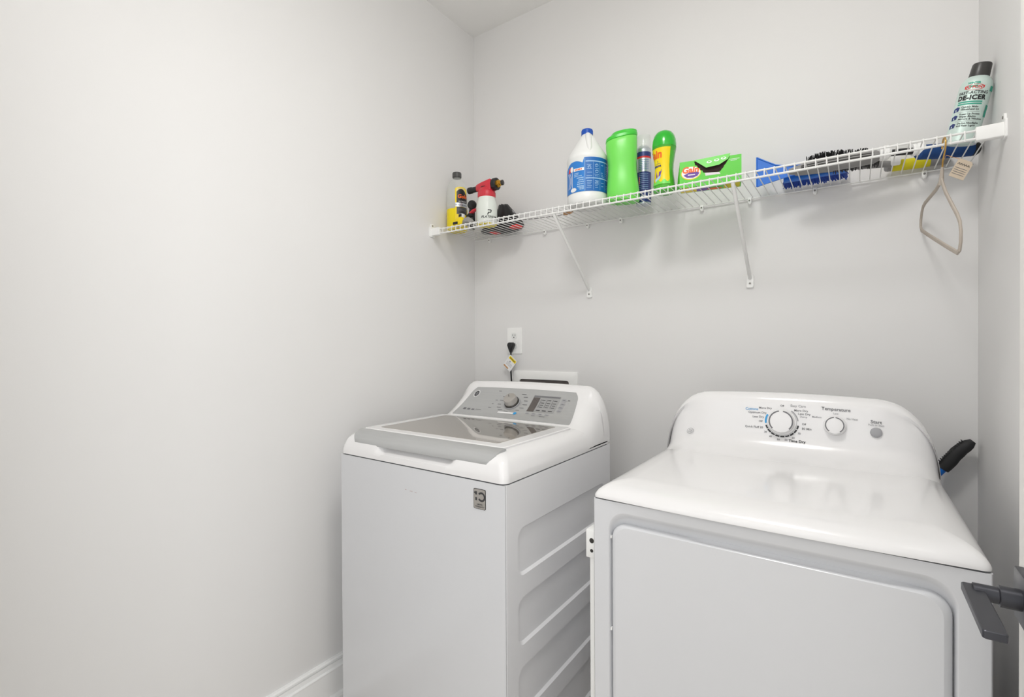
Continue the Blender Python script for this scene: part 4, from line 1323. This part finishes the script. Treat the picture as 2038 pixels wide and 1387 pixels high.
bm = bmesh.new(); full(bm, L1, 0.150, 0.156); finish('red_band', bm, M['redp'], sc, local=True, recalc=False)
bm = bmesh.new(); full(bm, L1, 0.156, 0.171); finish('navy_band', bm, M['navy'], sc, local=True, recalc=False)
bm = bmesh.new()
for zz in (0.143, 0.137, 0.131, 0.125, 0.119, 0.113): full(bm, L1b, zz, zz + 0.0012, -0.016, 0.020, 8)
finish('panel_print', bm, M['bluelab2'], sc, local=True, recalc=False)
bm = bmesh.new()
for zz in (0.098, 0.092, 0.086, 0.080, 0.074, 0.068, 0.060, 0.054, 0.048): full(bm, L1b, zz, zz + 0.0011, -0.017, 0.018, 8)
finish('wrap_print', bm, M['paleblue'], sc, local=True, recalc=False)
bm = bmesh.new()
for x in (-0.010, 0.002, ): full(bm, L1b, 0.016, 0.026, x, x + 0.009, 2)
full(bm, L1b, 0.014, 0.034, 0.016, 0.022, 2)
finish('code_box', bm, M['inkw'], sc, local=True, recalc=False)

# --- scent booster bottle
ox_, oy_ = 1.034, -0.222
ob_ = thing('scent_bead_bottle', 'hourglass bottle with green domed cap and yellow label', 'bottle', (ox_, oy_, sz(ox_) + DECK))
P = [(0.030, 0.0), (0.0345, 0.002), (0.0365, 0.008), (0.0365, 0.020), (0.0345, 0.040), (0.0315, 0.062), (0.0305, 0.080), (0.0315, 0.100), (0.0345, 0.120), (0.0375, 0.138), (0.0395, 0.150), (0.0395, 0.156)]
bm = bmesh.new(); lathe(bm, P, 40, cap1=False); finish('clear_body', bm, M['cleargreen'], ob_, local=True)
bm = bmesh.new(); lathe(bm, [(r - 0.004, z + 0.002) for r, z in P[:-2]], 32); finish('beads', bm, M['greenj'], ob_, local=True)
bm = bmesh.new(); lathe(bm, [(0.0385, 0.154), (0.0402, 0.156), (0.0402, 0.166), (0.0385, 0.182), (0.034, 0.197), (0.026, 0.208), (0.014, 0.2145), (0.004, 0.216)], 36); finish('domed_cap', bm, M['greenc'], ob_, local=True)
th = facing(ox_, oy_)
L1, L1b = wrap(P, th - radians(8), 0.0006), wrap(P, th - radians(8), 0.0012)
bm = bmesh.new(); sub(bm, L1, [(-0.050 + 0.077 * i / 22, 0.024, 0.148) for i in range(23)]); ol = finish('label', bm, M['yellowp'], ob_, local=True, recalc=False)
text(ol, 'Gain', 0.036, M['orange'], L1b, -0.037, 0.126, bold=0.0014, shear=0.1, local=True)
text(ol, 'odor', 0.015, M['navy'], L1b, -0.022, 0.100, bold=0.0005, shear=0.1, local=True)
text(ol, 'defense', 0.013, M['navy'], L1b, -0.028, 0.089, bold=0.0004, shear=0.1, local=True)
bm = bmesh.new()
shape(bm, L1b, [(-0.030, 0.048), (-0.012, 0.050), (-0.006, 0.066), (-0.004, 0.080), (-0.016, 0.070), (-0.030, 0.075)])
finish('purple_bloom', bm, M['purple'], ol, local=True, recalc=False)
bm = bmesh.new(); shape(bm, wrap(P, th - radians(8), 0.0018), [(-0.030, 0.034), (-0.010, 0.044), (-0.006, 0.058), (-0.020, 0.048), (-0.032, 0.044)]); finish('blue_swoosh', bm, M['paleblue'], ol, local=True, recalc=False)
bm = bmesh.new(); sub(bm, L1b, [(-0.050 + 0.077 * i / 22, 0.024, 0.036 + 0.005 * sin(i * 0.9)) for i in range(23)]); finish('label_green_foot', bm, M['greenj'], ol, local=True, recalc=False)

# --- opened dryer-sheet carton
cb = thing('dryer_sheet_box', 'green cardboard carton torn open on its front, between bottle and brush', 'box', (1.1800, -0.2010, sz(1.18) + DECK), (0, 0, radians(12.0)))
cb.scale = (0.94, 0.58, 0.92)
BW, BD, BH = 0.100, 0.052, 0.094       # half width, half depth, height
FY = -BD
bm = bmesh.new()
outer = [(-BW, 0.0), (BW, 0.0), (BW, BH), (-BW, BH)]
hole = [(-0.052, BH - 0.004), (-0.048, 0.076), (-0.042, 0.074), (-0.040, 0.066), (-0.033, 0.064), (-0.031, 0.056), (-0.024, 0.054), (-0.022, 0.047), (-0.016, 0.045), (0.030, 0.042), (0.036, 0.046), (0.038, 0.050), (0.044, 0.056), (0.047, 0.063), (0.052, 0.068), (0.056, 0.076), (0.064, BH - 0.004)]
vo = plate_holes(bm, outer, [(hole, [(a * 0.98, b) for a, b in hole])], lambda a, b: Vector((a, FY, b)), lambda a, b: Vector((a, FY + 0.0015, b)))
# drop the hole's floor face
big = [f for f in bm.faces if len(f.verts) == len(hole)]
bmesh.ops.delete(bm, geom=big, context='FACES_ONLY')
bkv = [bm.verts.new((a, BD, b)) for a, b in outer]
for i in range(4):
    j = (i + 1) % 4
    bm.faces.new((vo[i], vo[j], bkv[j], bkv[i]))
bm.faces.new(bkv)
finish('carton', bm, M['boxgreen'], cb, local=True, sharp=20)
bm = bmesh.new(); box(bm, -BW + 0.001, BW - 0.001, FY + 0.004, BD - 0.002, 0.002, BH - 0.002)
finish('dark_inside', bm, M['boxdark'], cb, local=True)
# lifted flap: hinged along the top front edge, leaning out and up
bm = bmesh.new()
fl_ = [(-0.052, 0.0), (0.066, 0.0), (0.058, -0.020), (0.030, -0.036), (-0.012, -0.038), (-0.016, -0.034)]
ang = radians(16)
ff = lambda d: (lambda a, b: Vector((a, FY + sin(ang) * b * 1.0 - 0.001 + d, BH + 0.0005 + (b * cos(ang)) + 0.062 * (a + 0.052))))
loft(bm, [[ff(0)(a, b) for a, b in fl_], [ff(0.0007)(a, b) for a, b in fl_]])
flp = finish('torn_flap', bm, M['boxgreen'], cb, local=True)
bm = bmesh.new()
for a, b in ((-0.002, -0.018), (0.022, -0.016), (0.044, -0.014)):
    shape(bm, lambda u_, v_: ff(-0.0006)(u_, v_), disc_pts(a, b, 0.0085, 14, 0.62))
finish('flap_roundels', bm, M['inkw'], flp, local=True, recalc=False)
bm = bmesh.new()
for a, b in ((-0.002, -0.017), (0.022, -0.015), (0.044, -0.013)):
    shape(bm, lambda u_, v_: ff(-0.0010)(u_, v_), disc_pts(a, b, 0.0045, 12, 0.6))
finish('roundel_marks', bm, M['boxgreen'], flp, local=True, recalc=False)
fm_ = lambda a, b: Vector((a, FY - 0.0006, b)); fm_b = lambda a, b: Vector((a, FY - 0.0011, b)); fm_c = lambda a, b: Vector((a, FY - 0.0016, b))
bm = bmesh.new(); shape(bm, fm_, [(-0.014, 0.034), (0.034, 0.034), (0.030, 0.0415), (-0.016, 0.0445)]); finish('torn_edge', bm, M['cartonw'], cb, local=True, recalc=False)
bm = bmesh.new(); shape(bm, fm_, disc_pts(-0.062, 0.050, 0.033, 24, 0.72)); finish('logo_halo', bm, M['yellowp'], cb, local=True, recalc=False)
bm = bmesh.new(); shape(bm, fm_b, disc_pts(-0.062, 0.051, 0.031, 24, 0.70)); finish('logo_disc', bm, M['inkw'], cb, local=True, recalc=False)
text(cb, 'Gain', 0.030, M['orange'], fm_c, -0.064, 0.061, bold=0.0012, shear=0.12, local=True)
bm = bmesh.new(); shape(bm, fm_c, [(-0.087, 0.044), (-0.070, 0.052), (-0.042, 0.053), (-0.034, 0.048), (-0.040, 0.038), (-0.055, 0.033), (-0.075, 0.035)]); finish('purple_splash', bm, M['purple'], cb, local=True, recalc=False)
bm = bmesh.new(); patch(bm, lambda a, b: Vector((a, FY - 0.0020, b)), -0.072, -0.048, 0.042, 0.0455); finish('splash_word', bm, M['inkw'], cb, local=True, recalc=False)
bm = bmesh.new(); patch(bm, fm_, 0.062, 0.094, 0.080, 0.0815); patch(bm, fm_, 0.066, 0.086, 0.0755, 0.077); finish('corner_print', bm, M['inkw'], cb, local=True, recalc=False)
bt = lambda a, b: Vector((a, b, -0.0004))
bm = bmesh.new(); patch(bm, bt, -0.098, -0.045, -0.045, 0.045); finish('base_print_yellow', bm, M['yellowp'], cb, local=True, recalc=False)
bm = bmesh.new(); patch(bm, bt, -0.045, 0.0, -0.020, 0.045); finish('base_print_purple', bm, M['purple'], cb, local=True, recalc=False)
bm = bmesh.new(); shape(bm, lambda a, b: Vector((a, b, -0.0008)), disc_pts(0.015, 0.022, 0.026, 18, 0.7)); finish('base_print_orange', bm, M['orange'], cb, local=True, recalc=False)
bm = bmesh.new(); patch(bm, bt, 0.045, 0.096, -0.040, 0.045); finish('base_print_lime', bm, M['gripyel'], cb, local=True, recalc=False)
# open side flap at the left
bm = bmesh.new()
loft(bm, [[(-BW, FY + 0.001, 0.0), (-BW - 0.010, FY + 0.030, 0.0), (-BW - 0.008, FY + 0.040, 0.045), (-BW, FY + 0.001, 0.086)], [(-BW, FY + 0.002, 0.0), (-BW - 0.010, FY + 0.031, 0.0), (-BW - 0.008, FY + 0.041, 0.045), (-BW, FY + 0.002, 0.086)]])
finish('side_flap', bm, M['boxgreen'], cb, local=True)

# --- snow brush with blue scraper blade
s1 = thing('snow_brush', 'snow brush with blue scraper blade, blue bristles and yellow grip', 'snow brush', (1.498, -0.092, sz(1.50) + DECK))
bm = bmesh.new()
outl_ = [(-0.190, 0.100), (-0.165, 0.083), (-0.135, 0.064), (-0.105, 0.054), (-0.070, 0.050), (-0.045, 0.046), (-0.045, 0.026), (-0.075, 0.022), (-0.120, 0.016), (-0.160, 0.009), (-0.190, 0.003)]
loft(bm, [[(a, -0.020, b) for a, b in outl_], [(a, -0.014, b) for a, b in outl_]])
sb = finish('scraper_blade', bm, M['brushblue'], s1, local=True, sharp=20)
bm = bmesh.new()
o2 = shrink(outl_, 0.010)
for i in range(len(outl_)):
    pass
tube(bm, [(a, -0.021, b) for a, b in outl_[:6]], 0.0022, 6); tube(bm, [(-0.190, -0.021, 0.100), (-0.190, -0.021, 0.003)], 0.0022, 6)
finish('blade_rim', bm, M['brushblue'], sb, local=True)
bm = bmesh.new()
tube(bm, [(-0.080, -0.010, 0.030), (-0.05, -0.006, 0.030), (0.04, 0.0, 0.026), (0.15, 0.030, 0.020), (0.17, 0.040, 0.018)], [0.010, 0.012, 0.012, 0.010, 0.010], 12)
finish('shaft', bm, M['brushgrey'], s1, local=True)
bm = bmesh.new()
rings = [[(x, 0.020 + a, 0.022 + b) for a, b in rrect(-0.012, 0.012, -0.009, 0.009, 0.003, 3)] for x in (-0.115, 0.055)]
loft(bm, rings); finish('bristle_block', bm, M['brushblue'], s1, local=True)
random.seed(21)
bm = bmesh.new()
for i in range(60):
    for j in range(4):
        x = -0.112 + 0.160 * i / 59 + random.uniform(-0.001, 0.001)
        z = 0.015 + 0.0045 * j
        lx = x + (x + 0.03) * 0.12 + random.uniform(-0.003, 0.003)
        tube(bm, [(x, 0.030, z), (lx, 0.075 + random.uniform(-0.004, 0.003), max(0.003, z - 0.006 + random.uniform(-0.004, 0.004)))], [0.0026, 0.0020], 4)
br_ = finish('blue_bristles', bm, M['bristleblue'], s1, local=True); br_['kind'] = 'stuff'
bm = bmesh.new(); tube(bm, [(0.155, 0.052, 0.0175), (0.160, 0.054, 0.0175), (0.172, 0.058, 0.0175)], [0.014, 0.015, 0.015], 14); finish('grip_collar', bm, M['brushgrey'], s1, local=True)
bm = bmesh.new(); tube(bm, [(0.166, 0.055, 0.0175), (0.17, 0.056, 0.0175), (0.24, 0.066, 0.0165), (0.258, 0.068, 0.0165)], [0.014, 0.0165, 0.0160, 0.0150], 14); finish('yellow_grip', bm, M['gripyel'], s1, local=True)
bm = bmesh.new(); tube(bm, [(0.257, 0.068, 0.0165), (0.260, 0.0685, 0.0165), (0.300, 0.073, 0.0165), (0.304, 0.073, 0.0165)], [0.0135, 0.0155, 0.0150, 0.011], 14); finish('grey_end', bm, M['brushgrey'], s1, local=True)
bm = bmesh.new()
tube(bm, [(0.165, 0.030, 0.030), (0.168, 0.030, 0.030), (0.186, 0.033, 0.030), (0.189, 0.033, 0.030)], [0.016, 0.019, 0.019, 0.016], 16)
finish('clear_collar', bm, M['wplast'], s1, local=True)

# --- black bristle snow brush with navy handle
s2 = thing('round_snow_brush', 'grey snow brush with black bristles and long navy foam handle', 'snow brush', (1.62, -0.146, sz(1.62) + DECK))
axis = [(-0.215, -0.012, 0.020), (-0.18, -0.010, 0.021), (-0.12, -0.006, 0.0225), (-0.05, -0.001, 0.0235), (0.0, 0.004, 0.024), (0.012, 0.005, 0.025)]
bm = bmesh.new(); tube(bm, axis, [0.010, 0.019, 0.0235, 0.0245, 0.022, 0.016], 16, flat=(0.86, 1.0)); finish('brush_head', bm, M['brushgrey'], s2, local=True)
bm = bmesh.new()
for q in (-0.35, 0.0, 0.35):
    tube(bm, [(x, y - 0.0238 * cos(q) * k_, z + 0.0200 * sin(q) * k_ - 0.001) for (x, y, z), k_ in zip(axis, (0.5, 0.86, 1.0, 1.03, 0.95, 0.76))][1:5], 0.0016, 5)
finish('head_ribs', bm, M['charcoal'], s2, local=True)
random.seed(31)
bm = bmesh.new()
for i in range(40):
    t = i / 39
    x = -0.165 + 0.150 * t
    y = -0.010 + 0.014 * t
    for j in range(4):
        a = radians(random.uniform(62, 115))
        l = 0.020 * (0.55 + 0.45 * sin(pi * min(1, t * 1.1 + 0.12))) + random.uniform(-0.003, 0.002)
        b0 = Vector((x, y - 0.014 * cos(a), 0.024 + 0.014 * sin(a)))
        d_ = Vector((random.uniform(-0.15, 0.25), -cos(a), sin(a)))
        tube(bm, [b0, b0 + d_ * (l + 0.004)], [0.0013, 0.0010], 4)
for i in range(26):
    t = i / 25
    x = -0.095 + 0.110 * t
    for j in range(3):
        a = radians(random.uniform(-12, 25))
        b0 = Vector((x, 0.004 + 0.010, 0.020))
        d_ = Vector((random.uniform(-0.15, 0.1), cos(a), -0.28 + 0.4 * sin(a)))
        tube(bm, [b0, b0 + d_ * (0.038 + random.uniform(-0.003, 0.003))], [0.0013, 0.0010], 4)
bb = finish('black_bristles', bm, M['black'], s2, local=True); bb['kind'] = 'stuff'
bm = bmesh.new(); tube(bm, [(0.010, 0.005, 0.029), (0.06, 0.016, 0.028), (0.12, 0.035, 0.026)], 0.0095, 12); finish('shaft', bm, M['black'], s2, local=True)
for x, y, r in ((0.022, 0.006, 0.021), (0.100, 0.030, 0.0185)):
    bm = bmesh.new()
    tube(bm, [(x - 0.012, y - 0.003, 0.030), (x - 0.009, y - 0.002, 0.030), (x - 0.004, y - 0.001, 0.030), (x - 0.002, y - 0.001, 0.030), (x + 0.002, y + 0.001, 0.030), (x + 0.010, y + 0.002, 0.030), (x + 0.012, y + 0.003, 0.030)], [r * 0.8, r * 0.9, r * 0.9, r * 0.8, r, r, r * 0.85], 16)
    finish('clear_collar', bm, M['wplast'], s2, local=True)
bm = bmesh.new()
tube(bm, [(0.100, 0.032, 0.0225), (0.104, 0.034, 0.0225), (0.14, 0.050, 0.022), (0.19, 0.068, 0.020), (0.222, 0.080, 0.0195)], [0.015, 0.020, 0.0205, 0.0195, 0.0188], 16); finish('foam_handle', bm, M['gripblue'], s2, local=True)
bm = bmesh.new(); tube(bm, [(0.221, 0.0797, 0.0195), (0.230, 0.083, 0.0195), (0.236, 0.085, 0.0195), (0.239, 0.086, 0.0195)], [0.0192, 0.0185, 0.014, 0.006], 16); finish('end_cap', bm, M['black'], s2, local=True)

# --- de-icer can leaning on the right wall
a0, a1 = Vector((1.8020, -0.176, sz(1.80) + DECK + 0.0065)), Vector((1.8420, -0.200, 2.006))
ax = (a1 - a0).normalized()
di = thing('deicer_can', 'mint green de-icer spray can with black cap leaning on the right wall', 'can', a0)
di.rotation_mode = 'QUATERNION'
toc = Vector((CAMX - a0.x, CAMY - a0.y, -0.4))
yv = (-(toc - ax * toc.dot(ax))).normalized()
xv = yv.cross(ax)
di.rotation_quaternion = Matrix((xv, yv, ax)).transposed().to_quaternion()
Lc = (a1 - a0).length
P = [(0.0290, 0.0), (0.0325, 0.0012), (0.0332, 0.004), (0.0328, 0.006), (0.0328, Lc - 0.062), (0.0325, Lc - 0.056), (0.0305, Lc - 0.046), (0.0255, Lc - 0.037), (0.0205, Lc - 0.032)]
bm = bmesh.new(); lathe(bm, P, 40); finish('can_body', bm, M['mint'], di, local=True)
bm = bmesh.new(); loft(bm, [ring(0.0325, 0.0006, 32), ring(0.0325, -0.0002, 32), ring(0.028, -0.0008, 32), ring(0.024, 0.003, 32)]); finish('bottom_rim', bm, M['silver'], di, local=True)
bm = bmesh.new(); lathe(bm, [(0.0205, Lc - 0.036), (0.0208, Lc - 0.030), (0.0195, Lc - 0.003), (0.0180, Lc)], 32, cap1=True); finish('cap', bm, M['charcoal'], di, local=True)
Ld = wrap(P, -pi / 2 - radians(4), 0.0006)
text(di, 'WINTER', 0.0068, M['teal'], Ld, -0.003, Lc - 0.052, bold=0.0003, local=True)
bm = bmesh.new(); patch(bm, Ld, -0.011, 0.006, Lc - 0.062, Lc - 0.0575, 3, 1); finish('crest_mark', bm, M['teal'], di, local=True, recalc=False)
text(di, 'DU PONT', 0.0092, M['redp'], Ld, 0.0, 0.131, bold=0.0002, local=True)
bm = bmesh.new(); arc_band(bm, lambda a, b: Ld(a * 2.7, b), 0, 0.131, 0.0066, 0.0073, 0, 2 * pi, 28); finish('oval_ring', bm, M['redp'], di, local=True, recalc=False)
text(di, 'FAST-ACTING', 0.0098, M['ink'], Ld, 0.000, 0.1185, bold=0.0002, local=True, spacing=1.05)
text(di, 'DE-ICER', 0.0150, M['black'], Ld, -0.001, 0.1065, bold=0.0007, local=True, spacing=1.1)
bm = bmesh.new()
for zz in (0.097, 0.092): patch(bm, Ld, -0.027, 0.024, zz - 0.0015, zz + 0.0013, 8, 1)
finish('teal_lines', bm, M['teal'], di, local=True, recalc=False)
for s_, zz in (('Quickly Melts', 0.0845), ('Windshield Ice', 0.0785), ('Frees Up Frozen', 0.0675), ('Wiper Blades,', 0.0615), ('Mirrors & Windows', 0.0555), ('De-Ice Headlights', 0.0455), ('and Rear Lights', 0.0395)):
    text(di, s_, 0.0062, M['ink'], Ld, -0.016, zz, align='LEFT', bold=0.0001, local=True)
bm = bmesh.new()
for zz in (0.073, 0.0505): patch(bm, Ld, -0.022, 0.024, zz - 0.0003, zz + 0.0003, 6, 1)
finish('divider', bm, M['inkl'], di, local=True, recalc=False)
bm = bmesh.new()
for zz in (0.080, 0.060, 0.040):
    shape(bm, Ld, [(-0.034, zz - 0.006), (-0.021, zz - 0.004), (-0.019, zz + 0.005), (-0.026, zz + 0.007), (-0.035, zz + 0.003)])
finish('pictogram', bm, M['navy'], di, local=True, recalc=False)
bm = bmesh.new(); patch(bm, Ld, 0.036, 0.050, 0.122, 0.134, 3, 1); patch(bm, Ld, 0.038, 0.052, 0.062, 0.090, 4, 2); finish('teal_panel', bm, M['teal'], di, local=True, recalc=False)

# --- velvet hanger hooked over the shelf front
hg = thing('clothes_hanger', 'greige velvet clothes hanger with gold hook and paper tag on the shelf edge', 'hanger', (1.756, SHD - 0.002, sz(1.756)))
ph, ta, hs = radians(4), radians(18), 1.10
HO = Vector((1.756, SHD - 0.002, sz(1.756) - 0.017))
def hgp(a, b, d=0.0):
    a *= hs; b *= hs
    a2 = a * cos(ta) - b * sin(ta); b2 = b * cos(ta) + a * sin(ta)
    return HO + Vector((a2 * sin(ph), -a2 * cos(ph), -b2)) + Vector((cos(ph), sin(ph), 0)) * d
body = [(0.0, 0.082), (-0.015, 0.090), (-0.05, 0.108), (-0.11, 0.128), (-0.165, 0.146), (-0.190, 0.158), (-0.203, 0.175), (-0.208, 0.195), (-0.205, 0.212), (-0.190, 0.220), (-0.10, 0.221), (0.0, 0.221), (0.10, 0.221), (0.190, 0.220), (0.205, 0.212), (0.208, 0.195), (0.203, 0.175), (0.190, 0.158), (0.165, 0.146), (0.11, 0.128), (0.05, 0.108), (0.015, 0.090)]
bm = bmesh.new()
# flat ribbon section: 9 mm in the plane, 5 mm thick
nb = len(body)
vr = []
for i in range(nb):
    p, q, r_ = body[i - 1], body[i], body[(i + 1) % nb]
    t = Vector((r_[0] - p[0], r_[1] - p[1])).normalized()
    nrm2 = Vector((-t.y, t.x))
    w_ = 0.0052 if i else 0.010
    sec = []
    for k in range(8):
        a = 2 * pi * k / 8
        sec.append(bm.verts.new(hgp(q[0] + nrm2.x * w_ * cos(a), q[1] + nrm2.y * w_ * cos(a), 0.0032 * sin(a))))
    vr.append(sec)
for i in range(nb):
    A, B = vr[i], vr[(i + 1) % nb]
    for k in range(8):
        j = (k + 1) % 8
        bm.faces.new((A[k], A[j], B[j], B[k]))
finish('velvet_body', bm, M['velvet'], hg)
bm = bmesh.new(); tube(bm, [hgp(0, 0.055), hgp(0, 0.062), hgp(0, 0.080), hgp(0, 0.094)], [0.005, 0.006, 0.008, 0.010], 10, flat=(0.6, 1)); finish('velvet_neck', bm, M['velvet'], hg)
bm = bmesh.new()
hk = [(0.0, 0.062), (0.0, 0.045), (0.004, 0.032), (0.014, 0.020), (0.0195, 0.008), (0.019, -0.001)]
hk += [(0.017 * cos(a), -0.0015 - 0.017 * sin(a) + 0.012) for a in [radians(v) for v in (10, 40, 70, 100, 130, 160, 185)]]
hk = [(0.0, 0.062), (0.0, 0.040), (0.006, 0.028), (0.015, 0.016), (0.0175, 0.004), (0.0150, -0.005), (0.009, -0.0105), (0.0, -0.012), (-0.009, -0.0095), (-0.0145, -0.003), (-0.0165, 0.006), (-0.0165, 0.012)]
hk = [(a * 0.95, b + 0.004) for a, b in hk]
tube(bm, [hgp(a, b) for a, b in hk], 0.0019, 8)
finish('hook', bm, M['gold'], hg)
tgo = Vector((1.784, SHD - 0.02, 1.712))
tr_ = Vector((cos(radians(28)) * cos(radians(-26)), sin(radians(28)) * 0.6, sin(radians(-26)))).normalized()
tu_ = Vector((sin(radians(26)), 0.12, cos(radians(26)))); tu_ = (tu_ - tr_ * tu_.dot(tr_)).normalized()
tpm = plane_map(tgo, tr_, tu_)
bm = bmesh.new(); lo = [(-0.0165, -0.021), (0.0165, -0.021), (0.0165, 0.019), (0.012, 0.024), (-0.012, 0.024), (-0.0165, 0.019)]
loft(bm, [[tpm(a, b, -0.0003) for a, b in lo], [tpm(a, b, 0.0003) for a, b in lo]]); pt = finish('paper_tag', bm, M['kraft'], hg)
bm = bmesh.new()
zz_ = [(-0.013 + 0.0026 * i, 0.012 + (0.0028 if i % 2 else -0.0020)) for i in range(11)]
for (a, b), (c_, d_) in zip(zz_, zz_[1:]): shape(bm, lambda u_, v_: tpm(u_, v_, 0.0007), [(a - 0.0006, b), (a + 0.0006, b), (c_ + 0.0006, d_), (c_ - 0.0006, d_)])
finish('tag_script', bm, M['ink'], pt, recalc=False)
bm = bmesh.new()
for v_ in (0.002, -0.003, -0.008, -0.013): patch(bm, lambda u_, w_: tpm(u_, w_, 0.0007), -0.014, 0.012, v_, v_ + 0.0011)
finish('tag_lines', bm, M['inkg'], pt, recalc=False)
bm = bmesh.new(); tube(bm, [tpm(0, 0.023), hgp(0.0, 0.034) + Vector((0.006, 0, 0.004)), hgp(0.0, 0.045)], 0.0007, 5); finish('tag_string', bm, M['tan'], hg)

# --- grip of a long tool leaning in the corner behind the dryer
p_top, p_bot = Vector((1.848, -0.045, 1.016)), Vector((1.08, -0.085, 0.012))
tl = thing('long_handled_tool', 'long tool with black rubber grip and blue shaft leaning behind the dryer', 'tool', (1.08, -0.085, 0))
dv = (p_bot - p_top).normalized()
side = Vector((0, 1, 0)).cross(dv).normalized()
bm = bmesh.new()
bow = [0.0, 0.002, 0.005, 0.007, 0.0075, 0.006, 0.003, 0.0, -0.001]
rad = [0.008, 0.014, 0.0165, 0.0165, 0.0178, 0.0170, 0.0178, 0.0165, 0.0155]
rings_p = [p_top + dv * (0.108 * i / 8) + Vector((0.0, 0.0, 1.0)) * bow[i] for i in range(9)]
tube(bm, rings_p, rad, 16)
gr = finish('rubber_grip', bm, M['rubber'], tl)
bm = bmesh.new()
for i in range(13):
    s_ = 0.018 + 0.080 * i / 12
    p = p_top + dv * s_ + Vector((0, 0, 0.004))
    o_ = Vector((-dv.z, 0, dv.x)).normalized()
    if o_.z < 0: o_ = -o_
    tube(bm, [p + o_ * 0.0155 + Vector((0, -0.011, 0)), p + o_ * 0.0182, p + o_ * 0.0155 + Vector((0, 0.011, 0))], 0.0016, 5)
finish('grip_ribs', bm, M['rubber'], gr)
bm = bmesh.new(); tube(bm, [p_top + dv * 0.100, p_bot], 0.0115, 14); finish('shaft', bm, M['shaftblue'], tl)

# printed marks, knurling and the like: too small to pick apart, one part each
for o in bpy.data.objects:
    if o.type == 'MESH' and o.parent is not None and o.name.split('.')[0] in (
            'dial_print', 'status_print', 'model_print', 'option_print', 'button_print', 'panel_print', 'wrap_print', 'label_small_print',
            'label_words', 'bar_symbols', 'panel_rules', 'cap_ridges', 'collar_ridges', 'grip_ribs', 'head_ribs', 'time_ticks', 'tag_lines',
            'tag_print', 'corner_print', 'divider', 'pictogram', 'teal_lines', 'scuff', 'white_swoosh', 'code_box', 'hinge_pin'):
        o['kind'] = 'stuff'
